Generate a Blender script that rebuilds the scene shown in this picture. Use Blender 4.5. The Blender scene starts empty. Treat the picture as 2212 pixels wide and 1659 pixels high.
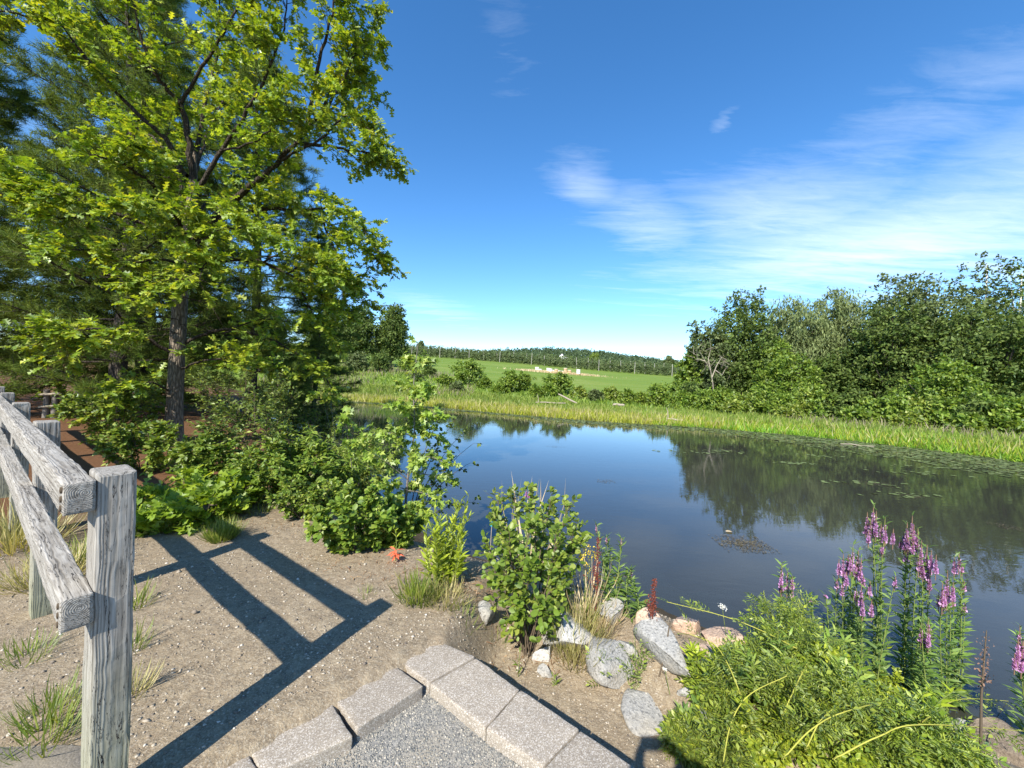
import bpy, math
import numpy as np
from mathutils import Vector, Matrix

# ------------------------------------------------------------------ camera, sky, sun, exposure
SC = bpy.context.scene
ROLL, PITCH, EYE = 0.037, -0.008, 1.5
FPX, CXP, CYP = 831.0, 1106.0, 829.5            # focal length / centre for a 2212 x 1659 view
RIGHT = np.array([math.cos(ROLL), 0, math.sin(ROLL)])
UP0 = np.array([-math.sin(ROLL), 0, math.cos(ROLL)])
FW = np.array([0, 1., 0]) * math.cos(PITCH) + UP0 * math.sin(PITCH)
UPV = UP0 * math.cos(PITCH) - np.array([0, 1., 0]) * math.sin(PITCH)
cd = bpy.data.cameras.new('camera')
cd.sensor_width = 36; cd.lens = 36 * FPX / 2212
cd.clip_start = 0.02; cd.clip_end = 9000
cam = bpy.data.objects.new('camera', cd)
SC.collection.objects.link(cam)
M = Matrix.Identity(4)
for i in range(3):
    M[i][0], M[i][1], M[i][2] = RIGHT[i], UPV[i], -FW[i]
M[2][3] = EYE
cam.matrix_world = M
SC.camera = cam

SUN_EL, SUN_AZ = math.radians(40.7), math.radians(22.0)      # light travels towards azimuth 22 deg (to the right of +Y)
LDIR = np.array([math.sin(SUN_AZ) * math.cos(SUN_EL), math.cos(SUN_AZ) * math.cos(SUN_EL), -math.sin(SUN_EL)])
sl = bpy.data.lights.new('sun', 'SUN')
sl.energy = 4.9; sl.angle = math.radians(0.53); sl.color = (1.0, 0.945, 0.84)
sun = bpy.data.objects.new('sun', sl); SC.collection.objects.link(sun)
sun.rotation_euler = Vector(LDIR).to_track_quat('-Z', 'Y').to_euler()
sun.location = (-20, -40, 60)

W = bpy.data.worlds.new('World'); SC.world = W; W.use_nodes = True
def world_nodes():
    nt = W.node_tree; nt.nodes.clear(); L = nt.links.new
    def nd(t, **k):
        n = nt.nodes.new(t)
        for a, v in k.items(): setattr(n, a, v)
        return n
    def mth(op, a, b=None, c=None, clamp=False):
        n = nd('ShaderNodeMath', operation=op); n.use_clamp = clamp
        for i, v in enumerate((a, b, c)):
            if v is None: continue
            if isinstance(v, (int, float)): n.inputs[i].default_value = v
            else: L(v, n.inputs[i])
        return n.outputs[0]
    sky = nd('ShaderNodeTexSky', sky_type='NISHITA')
    sky.sun_disc = False
    sky.sun_elevation = SUN_EL
    sky.sun_rotation = SUN_AZ + math.pi
    sky.air_density = 0.9; sky.dust_density = 0.12; sky.ozone_density = 3.2; sky.altitude = 100
    hs = nd('ShaderNodeHueSaturation'); hs.inputs['Saturation'].default_value = 1.24; hs.inputs['Value'].default_value = 1.0
    L(sky.outputs[0], hs.inputs['Color'])
    tc = nd('ShaderNodeTexCoord')
    sep = nd('ShaderNodeSeparateXYZ'); L(tc.outputs['Generated'], sep.inputs[0])
    az = mth('MULTIPLY', mth('ARCTAN2', sep.outputs[0], sep.outputs[1]), 57.2958)
    el = mth('MULTIPLY', mth('ARCSINE', sep.outputs[2]), 57.2958)
    # the cirrus sheet: direction projected on a high plane
    zz = mth('MAXIMUM', mth('ADD', sep.outputs[2], 0.06), 0.02)
    cu = nd('ShaderNodeCombineXYZ')
    L(mth('DIVIDE', sep.outputs[0], zz), cu.inputs[0]); L(mth('DIVIDE', sep.outputs[1], zz), cu.inputs[1])
    mp = nd('ShaderNodeMapping'); mp.inputs['Rotation'].default_value = (0, 0, math.radians(28)); mp.inputs['Scale'].default_value = (0.7, 2.6, 1)
    L(cu.outputs[0], mp.inputs[0])
    n1 = nd('ShaderNodeTexNoise'); n1.inputs['Scale'].default_value = 1.5; n1.inputs['Detail'].default_value = 9; n1.inputs['Roughness'].default_value = 0.62; n1.inputs['Distortion'].default_value = 0.75
    L(mp.outputs[0], n1.inputs['Vector'])
    n2 = nd('ShaderNodeTexNoise'); n2.inputs['Scale'].default_value = 0.55; n2.inputs['Detail'].default_value = 4; n2.inputs['Distortion'].default_value = 0.6
    L(mp.outputs[0], n2.inputs['Vector'])
    wob = mth('MULTIPLY', mth('SUBTRACT', n2.outputs[0], 0.5), 9)
    wob2 = mth('MULTIPLY', mth('SUBTRACT', n1.outputs[0], 0.5), 16)
    blobs = [(43, 15.5, 24, 5.5, 0, 1.0), (62, 21, 18, 5.5, 6, 0.8), (35, 20, 15, 6.5, -12, 0.8), (10.5, 26.5, 7.5, 4.0, -35, 0.66), (19, 22, 10, 4.5, -20, 0.74),
             (27, 31.5, 3.4, 1.1, 28, 0.5), (47, 27, 16, 5, 10, 0.5), (-3, 40, 5, 9, 12, 0.3), (-12, 10.3, 9, 2.0, -8, 0.6),
             (14, 14.8, 6, 1.2, -5, 0.5), (-70, 18, 25, 6, 5, 0.6), (110, 20, 30, 7, 0, 0.7), (175, 24, 30, 7, 0, 0.6), (-130, 22, 24, 6, 0, 0.6)]
    tot = None
    azw = mth('ADD', az, wob); elw = mth('ADD', el, mth('MULTIPLY', wob2, 0.5))
    for a, e, ra, re, th, st in blobs:
        c, s = math.cos(math.radians(th)), math.sin(math.radians(th))
        da = mth('SUBTRACT', azw, a); de = mth('SUBTRACT', elw, e)
        u = mth('DIVIDE', mth('ADD', mth('MULTIPLY', da, c), mth('MULTIPLY', de, s)), ra)
        v = mth('DIVIDE', mth('SUBTRACT', mth('MULTIPLY', de, c), mth('MULTIPLY', da, s)), re)
        d2 = mth('ADD', mth('MULTIPLY', u, u), mth('MULTIPLY', v, v))
        g = mth('MULTIPLY', mth('EXPONENT', mth('MULTIPLY', d2, -0.75)), st)
        tot = g if tot is None else mth('MAXIMUM', tot, g)
    wisp = mth('MULTIPLY', mth('SUBTRACT', n1.outputs[0], 0.33), 2.6, clamp=True)
    n3 = nd('ShaderNodeTexNoise'); n3.inputs['Scale'].default_value = 5.5; n3.inputs['Detail'].default_value = 8; n3.inputs['Roughness'].default_value = 0.68; n3.inputs['Distortion'].default_value = 0.5
    L(mp.outputs[0], n3.inputs['Vector'])
    fb = mth('ADD', mth('MULTIPLY', n1.outputs[0], 0.62), mth('MULTIPLY', n3.outputs[0], 0.38))
    m = mth('SUBTRACT', mth('ADD', mth('MULTIPLY', fb, 1.25), mth('MULTIPLY', tot, 0.68)), 0.83)
    m = mth('MULTIPLY', mth('MULTIPLY', m, 1.35, clamp=True), mth('ADD', mth('MULTIPLY', tot, 0.62), 0.2), clamp=True)
    haze = mth('MULTIPLY', mth('EXPONENT', mth('MULTIPLY', mth('ABSOLUTE', el), -0.2)), 0.10)
    m = mth('MAXIMUM', m, haze)
    mix = nd('ShaderNodeMixRGB'); L(m, mix.inputs[0]); L(hs.outputs[0], mix.inputs[1]); mix.inputs[2].default_value = (5.0, 5.5, 6.1, 1)
    bg = nd('ShaderNodeBackground'); bg.inputs[1].default_value = 0.138
    L(mix.outputs[0], bg.inputs[0])
    out = nd('ShaderNodeOutputWorld'); L(bg.outputs[0], out.inputs[0])
world_nodes()
vs = SC.view_settings
vs.view_transform = 'Standard'; vs.look = 'None'; vs.gamma = 1; vs.use_curve_mapping = False; vs.exposure = 0.95
SC.render.engine = 'CYCLES'
SC.cycles.max_bounces = 7; SC.cycles.transparent_max_bounces = 8; SC.cycles.diffuse_bounces = 3; SC.cycles.glossy_bounces = 3
SC.cycles.transmission_bounces = 4; SC.cycles.caustics_reflective = False; SC.cycles.caustics_refractive = False
SC.cycles.sample_clamp_indirect = 6

# ------------------------------------------------------------------ small helpers
rng = np.random.default_rng(11)
COL = SC.collection
UPZ = np.array([0, 0, 1.])
SUNV = -LDIR
def nrm(a): return a / (np.linalg.norm(a, axis=-1, keepdims=True) + 1e-9)
def ray(x, y): return RIGHT * (x - CXP) / FPX + UPV * (CYP - y) / FPX + FW
def atz(x, y, z):
    d = ray(x, y); return d * ((z - EYE) / d[2]) + np.array([0, 0, EYE])
def aty(x, y, Y):
    d = ray(x, y); return d * (Y / d[1]) + np.array([0, 0, EYE])
def proj(P):
    v = np.asarray(P, float) - np.array([0, 0, EYE]); k = v @ FW
    return CXP + FPX * (v @ RIGHT) / k, CYP - FPX * (v @ UPV) / k
def smooth(a, b, x):
    t = np.clip((x - a) / (b - a), 0, 1); return t * t * (3 - 2 * t)
def mesh_np(name, V, *Fs, smooth_=False):
    me = bpy.data.meshes.new(name)
    V = np.asarray(V, np.float32).reshape(-1, 3)
    Fs = [np.asarray(F, np.int32) for F in Fs if len(F)]
    loops = np.concatenate([F.ravel() for F in Fs])
    cnt = np.concatenate([np.full(len(F), F.shape[1], np.int32) for F in Fs])
    st = np.concatenate([[0], np.cumsum(cnt)[:-1]]).astype(np.int32)
    me.vertices.add(len(V)); me.vertices.foreach_set('co', V.ravel())
    me.loops.add(len(loops)); me.loops.foreach_set('vertex_index', loops)
    me.polygons.add(len(cnt)); me.polygons.foreach_set('loop_start', st)
    if smooth_: me.polygons.foreach_set('use_smooth', np.ones(len(cnt), bool))
    me.update(calc_edges=True)
    return me
def ob(name, me, mat=None, parent=None, loc=None, rot=None, **props):
    o = bpy.data.objects.new(name, me); COL.objects.link(o)
    if mat is not None and me is not None and len(me.materials) == 0: me.materials.append(mat)
    if parent is not None: o.parent = parent
    if loc is not None: o.location = loc
    if rot is not None: o.rotation_euler = rot
    for k, v in props.items(): o[k] = v
    return o
def thing(name, label, cat, loc=(0, 0, 0), rotz=0, group=None):
    o = ob(name, None, loc=tuple(map(float, loc)), rot=(0, 0, rotz), label=label, category=cat)
    if group: o['group'] = group
    return o
class Acc:
    def __init__(s): s.V = []; s.F = {}; s.n = 0
    def add(s, V, F):
        V = np.asarray(V, float).reshape(-1, 3)
        F = np.asarray(F, int)
        s.F.setdefault(F.shape[1], []).append(F + s.n); s.V.append(V); s.n += len(V)
    def mesh(s, name, smooth_=False):
        return mesh_np(name, np.concatenate(s.V), *[np.concatenate(f) for f in s.F.values()], smooth_=smooth_)
def tube(acc, P, R, k=6, cap=True):
    P = np.asarray(P, float); R = np.broadcast_to(np.asarray(R, float), (len(P),))
    T = nrm(np.gradient(P, axis=0))
    ref = np.array([0.31, 0.17, 0.93]) if abs(T[0] @ np.array([0.31, 0.17, 0.93])) < 0.9 else np.array([1., 0, 0])
    A = nrm(np.cross(T, ref)); B = np.cross(T, A)
    th = np.arange(k) * 2 * math.pi / k
    V = P[:, None] + R[:, None, None] * (A[:, None] * np.cos(th)[None, :, None] + B[:, None] * np.sin(th)[None, :, None])
    n = len(P); i = np.arange(n - 1)[:, None] * k; j = np.arange(k)[None]
    F = np.stack([i + j, i + (j + 1) % k, i + k + (j + 1) % k, i + k + j], -1).reshape(-1, 4)
    acc.add(V.reshape(-1, 3), F)
    if cap:
        c = V[-1].mean(0); acc.add(np.vstack([V[-1], c[None]]), [[a, (a + 1) % k, k] for a in range(k)])
def tubes3(acc, A, B, r0, r1):
    """many straight three-sided twigs at once: A, B (N,3)"""
    A = np.asarray(A); B = np.asarray(B); N = len(A)
    if N == 0: return
    T = nrm(B - A); X = nrm(np.cross(T, np.array([0.3, 0.5, 0.81]))); Y = np.cross(T, X)
    r0 = np.broadcast_to(r0, (N,))[:, None]; r1 = np.broadcast_to(r1, (N,))[:, None]
    V = []
    for th in (0, 2.094, 4.189):
        V.append(A + r0 * (X * math.cos(th) + Y * math.sin(th)))
    for th in (0, 2.094, 4.189):
        V.append(B + r1 * (X * math.cos(th) + Y * math.sin(th)))
    V = np.stack(V, 1)
    b = np.arange(N)[:, None] * 6
    F = np.concatenate([b + np.array([[0, 1, 4, 3]]), b + np.array([[1, 2, 5, 4]]), b + np.array([[2, 0, 3, 5]])])
    acc.add(V.reshape(-1, 3), F)
def bez(P0, P1, P2, t):
    t = np.asarray(t)[..., None]; return (1 - t) ** 2 * P0 + 2 * t * (1 - t) * P1 + t * t * P2
def polyat(P, t):
    P = np.asarray(P, float); L = np.concatenate([[0], np.cumsum(np.linalg.norm(np.diff(P, axis=0), axis=1))]); L /= L[-1]
    return np.stack([np.interp(t, L, P[:, i]) for i in range(3)], -1)
def crsmooth(P, n):
    """Catmull-Rom through P"""
    P = np.asarray(P, float); Q = np.vstack([2 * P[0] - P[1], P, 2 * P[-1] - P[-2]]); out = []
    for i in range(1, len(Q) - 2):
        for t in np.arange(n) / n:
            a, b, c, d = Q[i - 1], Q[i], Q[i + 1], Q[i + 2]
            out.append(0.5 * (2 * b + (c - a) * t + (2 * a - 5 * b + 4 * c - d) * t * t + (3 * b - a - 3 * c + d) * t ** 3))
    out.append(P[-1]); return np.array(out)
def rdir(n): return nrm(rng.normal(size=(n, 3)))
def place(T, pos, x, n, s, wid=None):
    """instances of a leaf template -> (V, F). T=(verts, tris)"""
    tv, tf = T
    pos = np.asarray(pos, float); N = len(pos)
    x = nrm(np.asarray(x)); y = nrm(np.cross(n, x)); z = np.cross(x, y)
    s = np.broadcast_to(np.asarray(s, float), (N,))[:, None, None]
    wid = 1.0 if wid is None else np.asarray(wid)[:, None, None]
    V = pos[:, None] + s * (tv[None, :, 0:1] * x[:, None] + wid * tv[None, :, 1:2] * y[:, None] + tv[None, :, 2:3] * z[:, None])
    F = (np.arange(N)[:, None, None] * len(tv) + tf[None]).reshape(-1, tf.shape[1])
    return V.reshape(-1, 3), F
def frames(pos, x, n, s):
    """matrices for single leaf objects"""
    x = nrm(np.asarray(x)); y = nrm(np.cross(n, x)); z = np.cross(x, y); out = []
    for i in range(len(pos)):
        m = Matrix.Identity(4)
        for k in range(3): m[k][0], m[k][1], m[k][2], m[k][3] = x[i][k] * s[i], y[i][k] * s[i], z[i][k] * s[i], pos[i][k]
        out.append(m)
    return out

# ------------------------------------------------------------------ leaf shapes (unit length along x)
def T_(v, f): return np.array(v, float), np.array(f, int)
DIAMOND = T_([(0, 0, 0), (.45, .26, .06), (1, 0, -.08), (.45, -.26, .06)], [(0, 2, 1), (0, 3, 2)])
NARROW = T_([(0, 0, 0), (.45, .15, .05), (1, 0, -.1), (.45, -.15, .05)], [(0, 2, 1), (0, 3, 2)])
OVATE = T_([(0, 0, 0), (.22, .21, .05), (.62, .24, .05), (1, 0, -.1), (.62, -.24, .05), (.22, -.21, .05), (.5, 0, -.02)],
           [(0, 6, 1), (1, 6, 2), (2, 6, 3), (3, 6, 4), (4, 6, 5), (5, 6, 0)])
ROUND = T_([(0, 0, 0), (.18, .27, .05), (.55, .36, .07), (.9, .22, .02), (1, 0, -.05), (.9, -.22, .02), (.55, -.36, .07), (.18, -.27, .05), (.5, 0, -.03)],
           [(i, 8, (i + 1) % 8) for i in range(8)])
LANCE = T_([(0, 0, 0), (.3, .1, .03), (.65, .085, .0), (1, 0, -.16), (.65, -.085, .0), (.3, -.1, .03)], [(0, 5, 1), (1, 5, 4), (1, 4, 2), (2, 4, 3)])
OAK_FULL = T_([(0, 0, 0), (.3, 0, -.02), (.55, 0, -.03), (.78, 0, -.04), (1, 0, -.1),
          (.30, .26, .03), (.30, -.26, .03), (.62, .40, .03), (.62, -.40, .03), (.92, .27, -.02), (.92, -.27, -.02),
          (.2, .05, 0), (.2, -.05, 0), (.42, .07, 0), (.42, -.07, 0), (.66, .08, 0), (.66, -.08, 0)],
         [(0, 1, 11), (0, 12, 1), (11, 13, 5), (12, 6, 14), (11, 1, 13), (12, 14, 1), (13, 1, 2), (14, 2, 1), (13, 15, 7), (14, 8, 16), (13, 2, 15), (14, 16, 2), (15, 2, 3), (16, 3, 2), (15, 3, 9), (16, 10, 3), (15, 3, 4), (16, 4, 3)])
OAK = T_([(0, 0, 0), (.5, 0, -.03), (1, 0, -.1), (.30, .27, .03), (.30, -.27, .03), (.62, .40, .03), (.62, -.40, .03), (.92, .26, -.02), (.92, -.26, -.02), (.16, .04, 0), (.16, -.04, 0), (.42, .07, 0), (.42, -.07, 0), (.68, .07, 0), (.68, -.07, 0)],
         [(0, 1, 9), (0, 10, 1), (9, 11, 3), (10, 4, 12), (9, 1, 11), (10, 12, 1), (11, 13, 5), (12, 6, 14), (11, 1, 13), (12, 14, 1), (13, 2, 7), (14, 8, 2), (13, 1, 2), (14, 2, 1)])
MAPLE = T_([(0, 0, 0), (-.05, .36, .03), (.2, .26, .02), (.52, .52, .05), (.5, .2, .02), (1, 0, -.12), (.5, -.2, .02), (.52, -.52, .05), (.2, -.26, .02), (-.05, -.36, .03), (.32, 0, -.04)],
           [(i, 10, (i + 1) % 10) for i in range(10)])
def pinnate(k, ll, w):
    V = [(0, .008, 0), (0, -.008, 0), (1, 0, -.12)]; F = [(0, 1, 2)]
    for i in range(k):
        x = .25 + .65 * i / (k - 1)
        for s in (-1, 1):
            b = len(V); zc = -.12 * x * x
            V += [(x, 0, zc), (x + ll * .3, s * (ll * .45 + w * .25), zc + .02), (x + ll * .55, s * ll * .9, zc - .04), (x + ll * .05, s * (ll * .45), zc + .02)]
            F += [(b, b + 1, b + 2), (b, b + 2, b + 3)]
    b = len(V); V += [(.95, 0, -.11), (1.1, .45 * ll * .6, -.12), (1.28, 0, -.2), (1.1, -.45 * ll * .6, -.12)]; F += [(b, b + 1, b + 2), (b, b + 2, b + 3)]
    return T_(V, F)
PINNATE = pinnate(4, .34, .25)
PINNATE_L = pinnate(7, .2, .12)
def tuft_t(k, w, seed):
    r = np.random.default_rng(seed); V = []; F = []
    for i in range(k):
        d = np.array([r.uniform(.35, 1.0), *(r.normal(size=2) * .42)]); d /= np.linalg.norm(d); L = r.uniform(.75, 1)
        o = np.array([r.uniform(-.5, .25), 0, 0]); q = np.cross(d, r.normal(size=3)); q = q / np.linalg.norm(q) * w
        b = len(V); V += [o - q, o + q, o + d * L]; F.append((b, b + 1, b + 2))
    return T_(V, F)
TUFT = tuft_t(11, .03, 3)
BLADE = T_([(0, .03, 0), (0, -.03, 0), (.4, .028, .0), (.4, -.028, 0), (.75, .018, -.07), (.75, -.018, -.07), (1, 0, -.2)], [(0, 1, 3), (0, 3, 2), (2, 3, 5), (2, 5, 4), (4, 5, 6)])
SPIKE = T_([(0, .05, 0), (0, -.05, 0), (.55, .035, -.02), (.55, -.035, -.02), (1, 0, -.14)], [(0, 1, 3), (0, 3, 2), (2, 3, 4)])
FLOWER = T_([(0, 0, 0), (.9, .38, .25), (.9, -.38, .25), (.35, .75, .1), (.35, -.75, .1)], [(0, 2, 1), (0, 1, 3), (0, 4, 2)])

# ------------------------------------------------------------------ materials
class Mat:
    def __init__(s, name):
        s.m = bpy.data.materials.new(name); s.m.use_nodes = True; s.nt = s.m.node_tree; s.nt.nodes.clear(); s.L = s.nt.links.new
    def n(s, t, ins=None, **k):
        nd = s.nt.nodes.new(t)
        for a, v in k.items(): setattr(nd, a, v)
        for a, v in (ins or {}).items():
            if hasattr(v, 'is_linked') or hasattr(v, 'links'): s.L(v, nd.inputs[a])
            else: nd.inputs[a].default_value = v
        return nd
    def ramp(s, fac, stops, interp='LINEAR'):
        nd = s.n('ShaderNodeValToRGB'); cr = nd.color_ramp; cr.interpolation = interp
        while len(cr.elements) < len(stops): cr.elements.new(0.5)
        for e, (p, c) in zip(cr.elements, stops): e.position = p; e.color = (*c, 1) if len(c) == 3 else c
        s.L(fac, nd.inputs[0]); return nd.outputs[0]
    def noise(s, vec, scale, detail=4, rough=.55, dist=0):
        nd = s.n('ShaderNodeTexNoise', {'Scale': scale, 'Detail': detail, 'Roughness': rough, 'Distortion': dist})
        if vec is not None: s.L(vec, nd.inputs['Vector'])
        return nd.outputs[0]
    def math(s, op, a, b=0.0, clamp=False):
        nd = s.n('ShaderNodeMath', {0: a, 1: b}, operation=op); nd.use_clamp = clamp; return nd.outputs[0]
    def mix(s, f, a, b, bt='MIX'):
        nd = s.n('ShaderNodeMixRGB', {0: f, 1: a if hasattr(a, 'links') else (*a, 1), 2: b if hasattr(b, 'links') else (*b, 1)}, blend_type=bt); return nd.outputs[0]
    def bump(s, h, strength, dist=.02, normal=None):
        nd = s.n('ShaderNodeBump', {'Strength': strength, 'Distance': dist, 'Height': h})
        if normal is not None: s.L(normal, nd.inputs['Normal'])
        return nd.outputs[0]
    def out(s, sh): o = s.n('ShaderNodeOutputMaterial'); s.L(sh, o.inputs[0]); return s.m
    def prin(s, col, rough=.8, normal=None, spec=.3, **k):
        nd = s.n('ShaderNodeBsdfPrincipled', {'Roughness': rough, 'Specular IOR Level': spec})
        if hasattr(col, 'links'): s.L(col, nd.inputs['Base Color'])
        else: nd.inputs['Base Color'].default_value = (*col, 1)
        if normal is not None: s.L(normal, nd.inputs['Normal'])
        return nd.outputs[0]
LEAFGAIN = 1.22
def leafmat(name, a, b, c, trans=.38, gloss=.06, rough=.5, tcol=1.3, fres=.12):
    """a dark, b mid, c light leaf colour; each leaf draws one"""
    m = Mat(name); a, b, c = (tuple(min(.85, v * LEAFGAIN) for v in q) for q in (a, b, c))
    g = m.n('ShaderNodeNewGeometry')
    col = m.ramp(g.outputs['Random Per Island'], [(0, a), (.55, b), (.93, c), (1, tuple(min(1, x * 1.15) for x in c))])
    pn = m.noise(g.outputs['Position'], .9, 2)
    col = m.n('ShaderNodeHueSaturation', {'Value': m.math('ADD', m.math('MULTIPLY', pn, .5), .75), 'Color': col, 'Hue': m.math('ADD', m.math('MULTIPLY', pn, .03), .485)}).outputs[0]
    d = m.n('ShaderNodeBsdfDiffuse', {'Color': col}).outputs[0]
    tc = m.mix(1.0, col, (tcol * 1.1, tcol, tcol * .45), 'MULTIPLY')
    t = m.n('ShaderNodeBsdfTranslucent', {'Color': tc}).outputs[0]
    s1 = m.n('ShaderNodeMixShader', {0: trans, 1: d, 2: t}).outputs[0]
    gl = m.n('ShaderNodeBsdfGlossy', {'Color': (1, 1, 1, 1), 'Roughness': rough}).outputs[0]
    lw = m.n('ShaderNodeLayerWeight', {'Blend': .25}).outputs['Fresnel']
    f = m.math('ADD', m.math('MULTIPLY', lw, fres), gloss * .5)
    return m.out(m.n('ShaderNodeMixShader', {0: f, 1: s1, 2: gl}).outputs[0])
def plain(name, col, rough=.8, var=.3, scale=8, bump=.3, spec=.25):
    m = Mat(name); tc = m.n('ShaderNodeTexCoord').outputs['Object']
    n = m.noise(tc, scale, 5)
    c = m.mix(n, tuple(x * (1 - var) for x in col), tuple(min(1, x * (1 + var)) for x in col))
    return m.out(m.prin(c, rough, m.bump(n, bump, .01), spec))
def barkmat(name, a, b):
    m = Mat(name); g = m.n('ShaderNodeNewGeometry').outputs['Position']
    mp = m.n('ShaderNodeMapping', {'Vector': g, 'Scale': (9, 9, 1.8)}).outputs[0]
    v = m.n('ShaderNodeTexVoronoi', {'Vector': mp, 'Scale': 3.2}, feature='DISTANCE_TO_EDGE').outputs['Distance']
    n = m.noise(mp, 5, 6, .65)
    h = m.math('ADD', m.math('MULTIPLY', m.math('MINIMUM', v, .35), 2), n)
    c = m.ramp(m.math('MULTIPLY', h, .75), [(.25, a), (.8, b)])
    return m.out(m.prin(c, .9, m.bump(h, .9, .03), .1))
M_ = {}
M_['oak'] = leafmat('oak_leaf', (.075, .135, .010), (.16, .245, .015), (.29, .365, .028), .48, .05)
M_['oak_yellow'] = leafmat('oak_leaf_yellow', (.13, .18, .012), (.25, .30, .02), (.38, .40, .03), .45, .05)
M_['pine'] = leafmat('pine_needle', (.050, .085, .020), (.095, .14, .028), (.17, .215, .045), .35, .0, fres=.02)
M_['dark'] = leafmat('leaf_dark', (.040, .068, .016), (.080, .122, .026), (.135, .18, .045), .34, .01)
M_['mid'] = leafmat('leaf_mid', (.065, .12, .014), (.13, .205, .022), (.22, .29, .04), .42, .04)
M_['light'] = leafmat('leaf_light', (.085, .14, .014), (.15, .215, .022), (.26, .30, .05), .42, .06)
M_['maple'] = leafmat('leaf_maple', (.11, .19, .018), (.21, .31, .03), (.36, .42, .09), .45, .08)
M_['golden'] = leafmat('leaf_goldenrod', (.15, .21, .012), (.25, .32, .018), (.36, .42, .04), .4, .04)
M_['willow'] = leafmat('leaf_willow', (.085, .115, .042), (.135, .175, .065), (.20, .24, .10), .34, .01)
M_['greyg'] = leafmat('leaf_greygreen', (.055, .078, .028), (.09, .122, .042), (.14, .175, .065), .3, .015)
M_['orchard'] = leafmat('leaf_orchard', (.055, .08, .03), (.09, .125, .045), (.15, .19, .075), .3, .02)
M_['hill'] = leafmat('leaf_hill', (.035, .058, .030), (.055, .082, .04), (.08, .11, .055), .2, .0)
M_['sedge'] = leafmat('sedge_blade', (.17, .21, .018), (.26, .30, .024), (.38, .39, .05), .4, .03)
M_['reedgreen'] = leafmat('marsh_leaf', (.09, .20, .012), (.15, .29, .018), (.24, .37, .03), .4, .04)
M_['meadow'] = leafmat('meadow_blade', (.11, .16, .025), (.175, .23, .038), (.24, .28, .065), .38, .02)
M_['meadow_pink'] = leafmat('meadow_seedhead', (.16, .14, .09), (.22, .18, .12), (.27, .22, .16), .3, .03)
M_['rose'] = leafmat('leaf_rose', (.085, .14, .012), (.17, .245, .02), (.28, .33, .045), .44, .06)
M_['rose_yellow'] = leafmat('leaf_rose_yellow', (.14, .20, .012), (.24, .30, .02), (.36, .40, .035), .42, .06)
M_['loose_leaf'] = leafmat('leaf_loosestrife', (.07, .13, .025), (.12, .20, .04), (.19, .27, .07), .38, .05)
M_['magenta'] = leafmat('petal_magenta', (.36, .15, .38), (.48, .25, .50), (.60, .40, .60), .35, .03, tcol=1.0)
M_['budbrown'] = plain('bud_brown', (.20, .12, .08))
M_['redleaf'] = leafmat('leaf_red', (.50, .07, .04), (.65, .13, .07), (.75, .25, .12), .35, .05)
M_['dockred'] = leafmat('dock_seed', (.085, .02, .012), (.15, .035, .02), (.22, .06, .035), .2, .02)
M_['yellowflower'] = leafmat('flower_yellow', (.55, .38, .02), (.70, .52, .03), (.80, .62, .06), .3, .02)
M_['white_flower'] = leafmat('flower_white', (.7, .7, .62), (.8, .8, .74), (.86, .86, .82), .3, .02)
M_['drygrass'] = leafmat('grass_dry', (.20, .19, .06), (.32, .29, .11), (.44, .38, .19), .35, .04)
M_['grass'] = leafmat('grass_green', (.09, .14, .015), (.16, .21, .025), (.26, .27, .06), .38, .05)
M_['straw'] = leafmat('straw', (.36, .27, .15), (.46, .37, .23), (.55, .46, .3), .3, .03)
M_['needlefall'] = leafmat('dead_leaf', (.14, .075, .04), (.22, .13, .07), (.34, .24, .14), .2, .03)
M_['twig'] = plain('twig_brown', (.10, .075, .05), .85, .35, 30)
M_['twig_grey'] = plain('twig_grey', (.17, .15, .13), .85, .35, 30)
M_['stemgreen'] = plain('stem_green', (.16, .20, .05), .7, .25, 20)
M_['caneyellow'] = plain('cane_yellow', (.36, .35, .06), .6, .2, 25)
M_['stemred'] = plain('stem_red', (.16, .045, .03), .7, .3, 20)
M_['deadwood'] = plain('dead_wood', (.31, .265, .205), .85, .3, 14)
M_['bark'] = barkmat('oak_bark', (.05, .04, .03), (.24, .195, .15))
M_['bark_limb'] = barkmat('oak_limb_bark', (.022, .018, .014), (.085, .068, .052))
M_['bark2'] = barkmat('pine_bark', (.030, .024, .02), (.12, .10, .085))
M_['birch'] = plain('birch_bark', (.58, .55, .50), .7, .3, 6)

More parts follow.
